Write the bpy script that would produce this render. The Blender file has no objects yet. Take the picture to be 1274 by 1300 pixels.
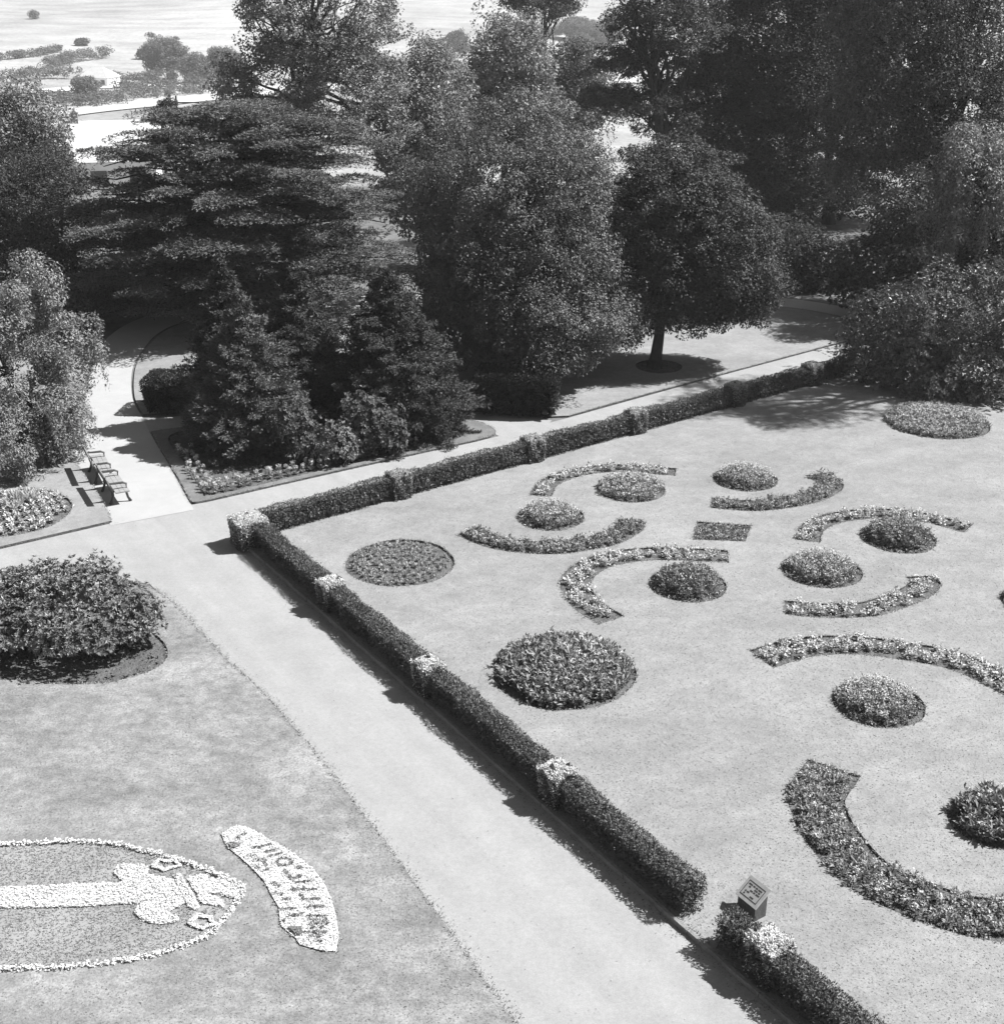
import bpy, math, random
import numpy as np
from mathutils import Vector
from mathutils.geometry import tessellate_polygon

S = bpy.context.scene
COL = S.collection
rng = np.random.default_rng(11)
rad = math.radians

# ------------------------------------------------------------------ camera model (photo 1274 x 1300)
F = 1660.0; PITCH = rad(23.5); CAMH = 16.0
cP, sP = math.cos(PITCH), math.sin(PITCH)
def ray(px, py):
    u = (px-637)/F; v = (650-py)/F
    return np.array([u, cP+v*sP, -sP+v*cP])
def G(px, py, z=0.0):                       # where a sight line meets the level z
    d = ray(px, py); t = (z-CAMH)/d[2]
    return np.array([d[0]*t, d[1]*t, z])
def R(px, py, Y):                           # where a sight line meets the upright plane y = Y
    d = ray(px, py); t = Y/d[1]
    return np.array([d[0]*t, Y, CAMH+d[2]*t])
def ppm(Y, py=400):                         # photo pixels per metre at that plane
    d = ray(637, py); return F/(Y/d[1])
def terrain(x, y):
    def ss(a, b, t):
        t = np.clip((t-a)/(b-a), 0, 1); return t*t*(3-2*t)
    x = np.asarray(x, float); y = np.asarray(y, float)
    z = -25*ss(84, 220, y)-7*ss(220, 380, y)
    z = z + np.where(y > 560, (y-560)*0.047, 0) + np.where(y > 950, (y-950)*0.03, 0)
    z = z + ss(250, 500, y)*(2.2*np.sin(x/95+1.0)*np.sin(y/130) + 1.1*np.sin(x/41+y/77))
    return z
def GT(px, py):                             # sight line onto the terrain
    d = ray(px, py); t = 40.0
    while t < 2500:
        p = np.array([0, 0, CAMH])+d*t
        if p[2] <= float(terrain(p[0], p[1])): return p
        t += 0.5
    return p

# ------------------------------------------------------------------ materials (black and white film: all greys)
def mat(name, base, rough=0.9, spec=0.3, var=0.0, vscale=3.0, isl=0.0, transl=0.0, bump=0.0, bscale=40.0, detail=4.0, layers=()):
    m = bpy.data.materials.new(name); m.use_nodes = True
    nt = m.node_tree; N = nt.nodes; L = nt.links
    bs = N['Principled BSDF']; out = N['Material Output']
    bs.inputs['Roughness'].default_value = rough
    bs.inputs['Specular IOR Level'].default_value = spec
    val = N.new('ShaderNodeValue'); val.outputs[0].default_value = base
    cur = val.outputs[0]
    geo = N.new('ShaderNodeNewGeometry')
    def mul(fac_sock, lo, hi):
        nonlocal cur
        mr = N.new('ShaderNodeMapRange'); mr.inputs['To Min'].default_value = lo; mr.inputs['To Max'].default_value = hi
        L.new(fac_sock, mr.inputs['Value'])
        mm = N.new('ShaderNodeMath'); mm.operation = 'MULTIPLY'
        L.new(cur, mm.inputs[0]); L.new(mr.outputs[0], mm.inputs[1]); cur = mm.outputs[0]
        return mr
    lay = list(layers)
    if var: lay.append((vscale, var, detail, (1, 1, 1)))
    for (sc, amt, det, str3, *rot) in lay:
        nz = N.new('ShaderNodeTexNoise'); nz.inputs['Scale'].default_value = sc; nz.inputs['Detail'].default_value = det
        nz.inputs['Roughness'].default_value = 0.6
        mp = N.new('ShaderNodeMapping'); mp.vector_type = 'TEXTURE'; mp.inputs['Scale'].default_value = tuple(1/k for k in str3); mp.inputs['Rotation'].default_value = (0, 0, rot[0] if rot else 0)
        L.new(geo.outputs['Position'], mp.inputs['Vector']); L.new(mp.outputs[0], nz.inputs['Vector'])
        mr = mul(nz.outputs['Fac'], 1-amt, 1+amt)
        mr.inputs['From Min'].default_value = 0.28; mr.inputs['From Max'].default_value = 0.72
    if isl:
        mul(geo.outputs['Random Per Island'], 1-isl, 1+isl)
    cc = N.new('ShaderNodeCombineColor')
    for i in range(3): L.new(cur, cc.inputs[i])
    L.new(cc.outputs[0], bs.inputs['Base Color'])
    if bump:
        nz = N.new('ShaderNodeTexNoise'); nz.inputs['Scale'].default_value = bscale; nz.inputs['Detail'].default_value = 5
        L.new(geo.outputs['Position'], nz.inputs['Vector'])
        bp = N.new('ShaderNodeBump'); bp.inputs['Strength'].default_value = bump; bp.inputs['Distance'].default_value = 0.05
        L.new(nz.outputs['Fac'], bp.inputs['Height']); L.new(bp.outputs[0], bs.inputs['Normal'])
    if transl:
        tr = N.new('ShaderNodeBsdfTranslucent'); L.new(cc.outputs[0], tr.inputs['Color'])
        mx = N.new('ShaderNodeMixShader'); mx.inputs[0].default_value = transl
        L.new(bs.outputs[0], mx.inputs[1]); L.new(tr.outputs[0], mx.inputs[2])
        L.new(mx.outputs[0], out.inputs['Surface'])
    return m
def leafmat(name, base, rough=0.5, spec=0.35, isl=0.4, transl=0.15, var=0.25, vscale=0.7):
    return mat(name, base, rough, spec, var, vscale, isl, transl)

M = {}
M['terrain'] = mat('terrain', 0.25, 1, 0.1, layers=((0.012, .28, 5, (1, .35, 1)), (0.05, .25, 5, (.5, 1.2, 1)), (0.5, .2, 4, (1, 1, 1))))
M['parkgrass'] = mat('park_grass', 0.12, 1, 0.1, layers=((0.25, .22, 5, (1, 1, 1)), (2.5, .25, 5, (1, 1, 1)), (24, .3, 3, (1, 1, 1))), bump=.25, bscale=60)
M['lawn'] = mat('lawn', 0.185, 1, 0.05, layers=((1.0, .05, 3, (.05, 1.5, 1), rad(34)), (0.16, .12, 4, (1, 1, 1)), (0.8, .14, 6, (.9, 1.3, 1)), (5, .11, 6, (1, 1, 1)), (31, .22, 4, (1, 1, 1))), bump=.22, bscale=70)
M['roughlawn'] = mat('rough_lawn', 0.172, 1, 0.05, layers=((1.0, .1, 3, (.05, 1.3, 1), rad(-52)), (0.42, .2, 4, (1, 1, 1)), (0.75, .22, 6, (.8, 1.4, 1)), (3.6, .26, 6, (1, 1.25, 1)), (22, .3, 4, (1, 1, 1))), bump=.3, bscale=60)
M['gravel'] = mat('gravel_path', 0.225, .95, 0.2, layers=((0.25, .05, 4, (1, 1, 1)), (1.6, .06, 5, (1, 1, 1)), (1.0, .075, 5, (.07, 1.6, 1), rad(-56)), (10, .07, 6, (1, 1, 1)), (45, .13, 3, (1, 1, 1))), bump=.25, bscale=120)
M['palegravel'] = mat('pale_gravel', 0.28, .95, 0.2, layers=((0.4, .05, 4, (1, 1, 1)), (2.2, .05, 5, (1, 1, 1)), (90, .1, 2, (1, 1, 1))), bump=.25, bscale=110)
M['soil'] = mat('soil', 0.085, 1, 0.1, layers=((3, .3, 5, (1, 1, 1)), (25, .45, 4, (1, 1, 1))), bump=1.0, bscale=18)
M['stone'] = mat('kerb_stone', 0.17, .9, 0.2, layers=((1.5, .25, 4, (1, 1, 1)), (20, .25, 4, (1, 1, 1))), bump=.4, bscale=30)
M['bark'] = mat('bark', 0.045, .95, 0.05, layers=((6, .4, 4, (3, 3, .6)),), bump=.8, bscale=14)
M['iron'] = mat('iron', 0.025, .5, 0.4, var=.2, vscale=9)
M['bwood'] = mat('bench_wood', 0.2, .7, 0.3, layers=((9, .18, 4, (1, 1, 1)),))
M['swood'] = mat('sign_wood', 0.06, .6, 0.3, layers=((14, .25, 4, (1, 1, .25)),), bump=.2, bscale=30)
M['splate'] = mat('sign_plate', 0.27, .6, 0.4, layers=((14, .15, 4, (1, 1, 1)),))
M['sink'] = mat('sign_ink', 0.04, .7, 0.2)
M['wall'] = mat('pale_wall', 0.62, .9, 0.2, var=.08, vscale=1.2)
M['stubble'] = mat('pale_stubble', .33, 1, .1, layers=((.2, .15, 5, (1, 1, 1)),))
M['slate'] = mat('pale_slate', 0.42, .6, 0.4, layers=((1.2, .1, 4, (1, 1, 1)),))
M['dark'] = mat('dark_opening', 0.03, .3, 0.5)
M['brick'] = mat('chimney_brick', 0.2, .9, 0.2, var=.2, vscale=5)
M['l_central'] = leafmat('leaf_grey_green', 0.088, .5, .4, .38, .25)
M['l_broad'] = leafmat('leaf_broad', 0.10, .55, .25, .45, .3)
M['l_two'] = leafmat('leaf_round_tree', 0.05, .55, .25, .4, .2)
M['l_airy'] = leafmat('leaf_airy', 0.16, .5, .3, .45, .3)
M['l_pale'] = leafmat('leaf_pale', 0.165, .5, .35, .45, .3)
M['l_dark'] = leafmat('leaf_dark', 0.05, .6, .22, .5, .2)
M['l_cedar'] = leafmat('needle_cedar', 0.085, .6, .25, .4, .15)
M['l_conif'] = leafmat('needle_conifer', 0.048, .6, .3, .5, .15)
M['l_conif2'] = leafmat('needle_cypress', 0.08, .6, .3, .5, .15)
M['l_pine'] = leafmat('needle_pine', 0.06, .6, .25, .5, .15)
M['l_silver'] = leafmat('leaf_silver', 0.17, .45, .4, .4, .25)
M['l_rhodo'] = leafmat('leaf_glossy', 0.08, .42, .4, .4, .15)
M['l_bush'] = leafmat('leaf_bush', 0.125, .42, .4, .4, .15)
M['l_hedge'] = leafmat('leaf_hedge', 0.08, .5, .35, .5, .15)
M['l_box'] = leafmat('leaf_clipped', 0.028, .5, .3, .5, .1)
M['l_varieg'] = leafmat('leaf_variegated', 0.52, .6, .3, .45, .2, var=.1)
M['l_varieg2'] = leafmat('leaf_variegated_dull', 0.38, .6, .3, .45, .2, var=.1)
M['l_far'] = leafmat('leaf_far', 0.12, .7, .2, .35, .2)
M['p_green'] = leafmat('bedding_leaf', 0.2, .5, .4, .5, .25)
M['p_dark'] = leafmat('bedding_dark_leaf', 0.14, .4, .5, .5, .2)
M['p_pale'] = leafmat('bedding_pale_leaf', 0.42, .6, .3, .4, .25, var=.1)
M['p_mid'] = leafmat('bedding_mid_leaf', .25, .5, .35, .4, .2)
M['p_flower'] = leafmat('blossom', 0.5, .7, .2, .25, .25, var=.05)
M['c_white'] = leafmat('carpet_white', 0.5, .8, .2, .15, .1, var=.08)
M['c_grey'] = leafmat('carpet_grey', 0.2, .8, .2, .45, .1, var=.15)
M['c_dark'] = leafmat('carpet_dark', 0.09, .8, .2, .4, .1)
M['g_lawn'] = leafmat('lawn_blade', 0.205, .7, .15, .22, .2, var=.1)
M['g_rough'] = leafmat('rough_blade', 0.18, .7, .15, .28, .2, var=.2)
M['litter'] = leafmat('litter', .17, .9, .1, .75, 0, var=.1)
M['g_edge'] = leafmat('grass_blade', 0.25, .7, .2, .35, .25, var=.1)

# ------------------------------------------------------------------ mesh plumbing
class MB:
    def __init__(s): s.v = []; s.q = []; s.t = []; s.qm = []; s.tm = []; s.n = 0
    def add(s, v, q=None, t=None, m=0):
        v = np.asarray(v, np.float32).reshape(-1, 3)
        if q is not None and len(q):
            q = np.asarray(q, np.int64).reshape(-1, 4)+s.n; s.q.append(q); s.qm.append(np.full(len(q), m))
        if t is not None and len(t):
            t = np.asarray(t, np.int64).reshape(-1, 3)+s.n; s.t.append(t); s.tm.append(np.full(len(t), m))
        s.v.append(v); s.n += len(v)
    def leaves(s, P, A, N, L, W, m=0, fold=0.12):
        A = A/(np.linalg.norm(A, axis=1, keepdims=True)+1e-9)
        B = np.cross(A, N); B /= (np.linalg.norm(B, axis=1, keepdims=True)+1e-9)
        Nn = np.cross(B, A)
        L = np.broadcast_to(np.asarray(L, float), (len(P),))[:, None]; W = np.broadcast_to(np.asarray(W, float), (len(P),))[:, None]
        mid = P+A*L*.5
        V = np.stack([P, mid+B*W*.5+Nn*W*fold, P+A*L-Nn*L*.08, mid-B*W*.5+Nn*W*fold], 1).reshape(-1, 3)
        s.add(V, np.arange(len(P)*4).reshape(-1, 4), m=m)
    def tube(s, pts, radii, sides=7, m=0, cap=True):
        pts = np.asarray(pts, float); k = len(pts)
        T = np.gradient(pts, axis=0); T /= (np.linalg.norm(T, axis=1, keepdims=True)+1e-9)
        ref = np.array([0, 0, 1.0]) if abs(T[0][2]) < .9 else np.array([1.0, 0, 0])
        U = np.cross(T, ref); U /= (np.linalg.norm(U, axis=1, keepdims=True)+1e-9); V = np.cross(T, U)
        a = np.linspace(0, 2*np.pi, sides, endpoint=False)
        ring = pts[:, None]+(U[:, None]*np.cos(a)[None, :, None]+V[:, None]*np.sin(a)[None, :, None])*np.asarray(radii, float)[:, None, None]
        q = []
        for i in range(k-1):
            for j in range(sides):
                q.append((i*sides+j, i*sides+(j+1) % sides, (i+1)*sides+(j+1) % sides, (i+1)*sides+j))
        s.add(ring.reshape(-1, 3), q, m=m)
        if cap:
            for e in (0, k-1):
                n0 = ring[e]; s.add(np.vstack([n0, pts[e]]), None, [(j, (j+1) % sides, sides) for j in range(sides)], m=m)
    def box(s, c, size, rz=0.0, m=0, tilt=None):
        x, y, z = np.asarray(size)/2
        v = np.array([(i*x, j*y, k*z) for k in (-1, 1) for j in (-1, 1) for i in (-1, 1)], float)
        if tilt:                                        # rotation about local y or x first
            ax, an = tilt; ca, sa = math.cos(an), math.sin(an)
            if ax == 'x': v = np.stack([v[:, 0], v[:, 1]*ca-v[:, 2]*sa, v[:, 1]*sa+v[:, 2]*ca], 1)
            else: v = np.stack([v[:, 0]*ca+v[:, 2]*sa, v[:, 1], -v[:, 0]*sa+v[:, 2]*ca], 1)
        ca, sa = math.cos(rz), math.sin(rz)
        v = np.stack([v[:, 0]*ca-v[:, 1]*sa, v[:, 0]*sa+v[:, 1]*ca, v[:, 2]], 1)+np.asarray(c)
        s.add(v, [(0, 2, 3, 1), (4, 5, 7, 6), (0, 1, 5, 4), (2, 6, 7, 3), (0, 4, 6, 2), (1, 3, 7, 5)], m=m)
    def build(s, name, mats, parent=None, origin=None, smooth=False):
        V = np.concatenate(s.v).astype(np.float32)
        if origin is not None: V = V-np.asarray(origin, np.float32)
        q = np.concatenate(s.q) if s.q else np.zeros((0, 4), int); t = np.concatenate(s.t) if s.t else np.zeros((0, 3), int)
        me = bpy.data.meshes.new(name)
        me.vertices.add(len(V)); me.vertices.foreach_set('co', V.ravel())
        nl = len(q)*4+len(t)*3
        me.loops.add(nl); me.loops.foreach_set('vertex_index', np.concatenate([q.ravel(), t.ravel()]).astype(np.int32))
        me.polygons.add(len(q)+len(t))
        ls = np.concatenate([np.arange(len(q))*4, len(q)*4+np.arange(len(t))*3]).astype(np.int32)
        me.polygons.foreach_set('loop_start', ls)
        mi = np.concatenate((s.qm if s.qm else [])+(s.tm if s.tm else [])).astype(np.int32)
        me.polygons.foreach_set('material_index', mi)
        me.polygons.foreach_set('use_smooth', np.full(len(q)+len(t), bool(smooth)))
        me.update(calc_edges=True)
        for mm in (mats if isinstance(mats, (list, tuple)) else [mats]): me.materials.append(mm)
        o = bpy.data.objects.new(name, me); COL.objects.link(o)
        if parent is not None: o.parent = parent
        if origin is not None and parent is None: o.location = origin
        return o

def tag(o, label=None, cat=None, group=None, kind=None):
    if label: o['label'] = label
    if cat: o['category'] = cat
    if group: o['group'] = group
    if kind: o['kind'] = kind
    return o
def empty(name, loc, label, cat, group=None):
    o = bpy.data.objects.new(name, None); COL.objects.link(o); o.location = tuple(float(a) for a in loc)
    o.empty_display_size = .3
    return tag(o, label, cat, group)
def unit(v): return v/(np.linalg.norm(v, axis=-1, keepdims=True)+1e-9)
def rdir(n): return unit(rng.normal(size=(n, 3)))
UP = np.array([0, 0, 1.0])
def pip(P, poly):
    x, y = P[:, 0], P[:, 1]; c = np.zeros(len(P), bool); n = len(poly); j = n-1
    for i in range(n):
        xi, yi = poly[i][:2]; xj, yj = poly[j][:2]
        k = ((yi > y) != (yj > y)) & (x < (xj-xi)*(y-yi)/(yj-yi+1e-12)+xi); c ^= k; j = i
    return c
def sample_poly(poly, n):
    poly = np.asarray(poly)[:, :2]; lo, hi = poly.min(0), poly.max(0); out = np.zeros((0, 2))
    while len(out) < n:
        p = rng.uniform(lo, hi, (n*2, 2)); out = np.vstack([out, p[pip(p, poly)]])
    return out[:n]
def poly_area(p):
    p = np.asarray(p); x, y = p[:, 0], p[:, 1]; return abs(np.dot(x, np.roll(y, 1))-np.dot(y, np.roll(x, 1)))/2
def smooth_closed(pts, k=8):                 # Catmull-Rom round a closed outline
    pts = np.asarray(pts, float); n = len(pts); out = []
    for i in range(n):
        a, b, c, d = pts[i-1], pts[i], pts[(i+1) % n], pts[(i+2) % n]
        for t in np.linspace(0, 1, k, endpoint=False):
            out.append(.5*((2*b)+(-a+c)*t+(2*a-5*b+4*c-d)*t*t+(-a+3*b-3*c+d)*t**3))
    return np.array(out)
def curve(pts, k=8):                          # Catmull-Rom through an open line
    pts = np.asarray(pts, float); P = np.vstack([2*pts[0]-pts[1], pts, 2*pts[-1]-pts[-2]]); out = []
    for i in range(1, len(P)-2):
        a, b, c, d = P[i-1], P[i], P[i+1], P[i+2]
        for t in np.linspace(0, 1, k, endpoint=False):
            out.append(.5*((2*b)+(-a+c)*t+(2*a-5*b+4*c-d)*t*t+(-a+3*b-3*c+d)*t**3))
    out.append(pts[-1]); return np.array(out)
def ground_px(pts, z=0): return np.array([G(x, y, z) for x, y in pts])

def slab(name, outer, holes, z, mats, drop=0.1, tri_only=False):
    """flat sheet at height z with real cut edges going down; material 0 top, 1 cut edge"""
    mb = MB(); loops = [np.asarray(outer)[:, :2]]+[np.asarray(h)[:, :2] for h in holes]
    vl = [[Vector((float(a), float(b), 0)) for a, b in l] for l in loops]
    tris = tessellate_polygon(vl)
    allv = np.vstack(loops); V = np.column_stack([allv, np.full(len(allv), z)])
    T = np.array(tris)
    e1 = V[T[:, 1]]-V[T[:, 0]]; e2 = V[T[:, 2]]-V[T[:, 0]]; cr = e1[:, 0]*e2[:, 1]-e1[:, 1]*e2[:, 0]
    T[cr < 0] = T[cr < 0][:, ::-1]
    mb.add(V, None, T, 0)
    if not tri_only:
        for l in loops:
            n = len(l); a = np.column_stack([l, np.full(n, z)]); b = np.column_stack([l, np.full(n, z-drop)])
            i = np.arange(n); mb.add(np.vstack([a, b]), np.stack([i, (i+1) % n, (i+1) % n+n, i+n], 1), m=1)
    return tag(mb.build(name, mats), kind='structure')

# ------------------------------------------------------------------ world, sun, camera
SUN_AZ = rad(4); SUN_EL = rad(50)         # azimuth measured from +x towards +y
w = bpy.data.worlds.new('World'); S.world = w; w.use_nodes = True
nt = w.node_tree; bg = nt.nodes['Background']
sky = nt.nodes.new('ShaderNodeTexSky'); sky.sky_type = 'NISHITA'; sky.sun_disc = False
sky.sun_elevation = SUN_EL; sky.sun_rotation = rad(90)-SUN_AZ
bw = nt.nodes.new('ShaderNodeRGBToBW'); nt.links.new(sky.outputs[0], bw.inputs[0]); nt.links.new(bw.outputs[0], bg.inputs['Color'])
bg.inputs['Strength'].default_value = 0.05
sl = bpy.data.lights.new('sun', 'SUN'); sl.energy = 5.0; sl.angle = rad(.5); sl.color = (1, 1, 1)
so = bpy.data.objects.new('sun', sl); COL.objects.link(so)
sd = Vector((math.cos(SUN_EL)*math.cos(SUN_AZ), math.cos(SUN_EL)*math.sin(SUN_AZ), math.sin(SUN_EL)))
so.rotation_euler = sd.to_track_quat('Z', 'Y').to_euler(); so.location = (60, 40, 80)
cam = bpy.data.cameras.new('camera'); co = bpy.data.objects.new('camera', cam); COL.objects.link(co)
co.location = (0, 0, CAMH); co.rotation_euler = (rad(90)-PITCH, 0, 0)
cam.sensor_fit = 'HORIZONTAL'; cam.sensor_width = 36; cam.lens = 36*F/1274; cam.clip_end = 5000; cam.clip_start = .5
S.camera = co
S.view_settings.view_transform = 'Standard'; S.view_settings.look = 'None'; S.view_settings.gamma = 1
S.view_settings.exposure = 1.35
S.cycles.max_bounces = 6; S.cycles.diffuse_bounces = 3; S.cycles.transmission_bounces = 4; S.cycles.glossy_bounces = 2
S.cycles.volume_bounces = 0; S.cycles.use_denoising = True
S.cycles.filter_width = 1.5

# ------------------------------------------------------------------ ground
def make_terrain():
    ys = np.concatenate([np.linspace(-60, 90, 16), np.linspace(96, 330, 60), np.linspace(340, 1600, 90)])
    t = np.linspace(-1, 1, 81)
    X = t[None, :]*(150+ys[:, None].clip(0)*.75); Y = np.repeat(ys[:, None], 81, 1)
    Z = terrain(X, Y)
    V = np.stack([X, Y, Z], -1).reshape(-1, 3); q = []
    for i in range(len(ys)-1):
        a = i*81+np.arange(80); q.append(np.stack([a, a+1, a+82, a+81], 1))
    q = np.concatenate(q); mb = MB(); mi = Y.reshape(-1)[q[:, 0]] > 112
    mb.add(V, q[~mi], m=0); mb.n -= len(V); mb.v.pop()
    mb.add(V, q[mi], m=1)
    return tag(mb.build('ground', [M['parkgrass'], M['terrain']], smooth=True), kind='structure')
make_terrain()

# directions of the two hedge lines, in the world
K0 = G(303, 690)[:2]; K1 = G(985, 1290)[:2]
dn = unit(K1-K0)                                      # along the near hedge, towards the camera
df = np.array([-dn[1], dn[0]])                        # along the far hedge, away to the right
if df[0] < 0: df = -df
dfh = unit(df-.055*dn)                                # the far hedge itself runs three degrees off square
def HG(a, b, z=0.0): p = K0+dn*a+df*b; return np.array([p[0], p[1], z])   # garden coordinates
ZL = 0.08                                             # lawn level above the paths

# gravel: one big sheet for the road and far walk, a paler one for the side path
roadL = [(700, 1370), (650, 1298), (545, 1150), (440, 1010), (350, 900), (285, 838), (245, 795), (215, 765), (190, 742), (150, 735), (60, 760), (-160, 830)]
upper = [(-200, 745), (0, 698), (145, 664), (245, 641), (625, 556), (720, 531), (1075, 432), (1300, 372)]
rd = np.vstack([ground_px(roadL), ground_px(upper), [HG(-4, 60)], [HG(-1, 60)], [HG(1, 1)], [HG(32, 1)], [HG(32, -3)]])
slab('road', rd, [], 0.012, [M['gravel']], tri_only=True)
sideL = curve(ground_px([(140, 668), (133, 646), (116, 616), (98, 590), (96, 560), (106, 520), (116, 472), (134, 432), (172, 407), (225, 393), (300, 384), (430, 377), (640, 372), (830, 372), (985, 378), (1090, 393), (1240, 420)]))
sideR = curve(ground_px([(1240, 434), (1085, 405), (985, 389), (830, 385), (640, 386), (430, 391), (310, 399), (235, 409), (200, 424), (180, 447), (168, 470), (168, 505), (181, 531), (196, 560), (222, 603), (246, 648)]))
pathp = np.vstack([sideL, sideR])
slab('path', pathp, [], 0.020, [M['palegravel']], tri_only=True)
back = np.vstack([curve(ground_px([(176, 533), (230, 528), (330, 512), (450, 500), (560, 506), (640, 522), (700, 534)])), curve(ground_px([(690, 548), (640, 556), (600, 536), (520, 525), (430, 524), (330, 530), (240, 542), (190, 550)]))])
slab('path_behind_conifers', back, [], 0.016, [M['gravel']], tri_only=True)

# ------------------------------------------------------------------ flower bed outlines
def circ_bed(l, r, b):
    mid = (l+r)/2; p = G(mid, b, ZL)
    for _ in range(4):
        Rr = 0.0
        c = p.copy(); slant = math.hypot(math.hypot(c[0], c[1]), CAMH-ZL)
        d = unit(np.array([0, 1.0]))
        Rr = (r-l)/2*((c[1]*cP+(CAMH-ZL)*sP)/F)
        b0 = G(mid, b, ZL); p = b0+np.array([0, Rr, 0])
        c = p
    # x of the centre, at the depth of the centre
    k = (p[1]*cP+(CAMH-ZL)*sP)/F
    p[0] = (mid-637)*k
    return p, (r-l)/2*k
def circle_pts(c, r, n=56, wob=.012):
    a = np.linspace(0, 2*np.pi, n, endpoint=False); rr = r*(1+wob*np.sin(3*a+c[0])+wob*.7*np.sin(7*a+c[1]))
    return np.column_stack([c[0]+rr*np.cos(a), c[1]+rr*np.sin(a), np.full(n, ZL)])
def fit_circle(P):
    P = np.asarray(P)[:, :2]; A = np.column_stack([2*P, np.ones(len(P))]); b = (P**2).sum(1)
    s = np.linalg.lstsq(A, b, rcond=None)[0]; return s[:2], math.sqrt(s[2]+s[0]**2+s[1]**2)
def arc_bed(px, width, inner):
    P = ground_px(px, ZL)
    Lc = curve(P, 10)
    c, r = fit_circle(P)
    # offset of the seen edge towards / away from the centre of its curve
    T = unit(np.gradient(Lc[:, :2], axis=0)); Nn = np.column_stack([-T[:, 1], T[:, 0]])
    sgn = np.sign(((Lc[:, :2]-c)*Nn).sum(1).mean()); Nn = Nn*sgn          # outward
    off = Lc[:, :2]+Nn*(width if inner else -width)
    a, b = (Lc[:, :2], off)
    return a, b
BEDS = []
def add_circle(l, r, b, style, label): 
    c, rr = circ_bed(l, r, b); BEDS.append(dict(kind='c', c=c, r=rr, poly=circle_pts(c, rr), style=style, label=label))
def add_arc(px, width, inner, style, label):
    a, b = arc_bed(px, width, inner)
    poly = np.vstack([a, b[::-1]]); BEDS.append(dict(kind='a', a=a, b=b, poly=np.column_stack([poly, np.full(len(poly), ZL)]), style=style, label=label))
add_circle(439, 577, 745, 'low', 'round bed of low sparse plants in bare soil nearest the hedge corner')
add_circle(624, 806, 902, 'canna', 'largest round bed of tall leafy plants on the lawn, midway along the near hedge')
add_circle(757, 844, 638, 'dense', 'flat dense round bed tucked inside the upper left crescent bed')
add_circle(655, 741, 674, 'pale', 'domed pale round bed inside the lower left crescent bed')
add_circle(823, 922, 765, 'tall', 'round bed of dark upright plants inside the crescent just below the square bed')
add_circle(904, 986, 624, 'pale', 'pale topped round bed inside the far right-hand crescent bed, behind the square bed')
add_circle(1092, 1187, 703, 'tall', 'dark pointed round bed inside the right-hand crescent opening towards the camera')
add_circle(991, 1093, 747, 'pale', 'pale domed round bed with dark low rim inside the white crescent right of centre')
add_circle(1056, 1172, 925, 'pale', 'pale round bed in the middle of the largest pair of crescents')
add_circle(1203, 1325, 1080, 'canna', 'round leafy bed cut by the right edge of the picture, above the long lower crescent')
add_circle(1271, 1350, 783, 'tall', 'round bed of which only a sliver shows at the right edge of the picture')
add_circle(1123, 1253, 558, 'dense', 'round bed at the far right corner of the lawn in front of the rhododendrons')
add_arc([(699, 631), (709.5, 615), (741.5, 603.5), (789.5, 599), (856, 604)], .68, True, 'crescent', 'thin crescent bed farthest back on the left, closest to the far hedge')
add_arc([(579, 679.5), (627, 697), (701, 703.6), (773.5, 693.4), (811, 677), (820, 663)], .85, False, 'bushy', 'crescent bed curving under the pale round bed, beside the sparse round bed')
add_arc([(792, 781.5), (765, 765), (750, 743), (763, 725.5), (795, 715), (843, 711), (925, 714.6)], .85, True, 'crescent', 'crescent bed just in front of the small square bed')
add_arc([(902, 645), (963.5, 648.7), (1028, 640), (1062, 626.5), (1070, 614), (1052, 600)], .85, False, 'bushy', 'dark bushy crescent bed farthest back on the right, behind the square bed')
add_arc([(1041, 689), (1045, 675), (1066, 664), (1115, 657.4), (1167.6, 662), (1223, 676)], .72, True, 'crescent', 'arched crescent bed on the right beside the dark pointed round bed')
add_arc([(996, 780), (1050, 784.5), (1112, 782), (1152, 770), (1183, 756), (1194, 742), (1186, 731)], .8, False, 'white', 'white leaved crescent bed curving beneath the pale domed round bed right of centre')
add_arc([(981, 848), (1033, 833.4), (1087, 831), (1148, 838.4), (1208, 851), (1274, 883), (1340, 925)], .95, True, 'white', 'long white crescent bed sweeping off the right edge above the pale round bed')
add_arc([(1025, 964), (1000, 1001), (1004, 1033), (1022, 1068), (1071, 1123), (1142, 1160), (1212, 1185), (1274, 1197), (1340, 1203)], 1.15, False, 'bushy', 'long bushy crescent bed nearest the camera on the right')
sq = ground_px([(884.6, 662), (953.3, 666.7), (945.6, 687.4), (879, 685)], ZL)
BEDS.append(dict(kind='s', poly=sq, style='square', label='small square bed at the centre of the crescents'))

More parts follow.
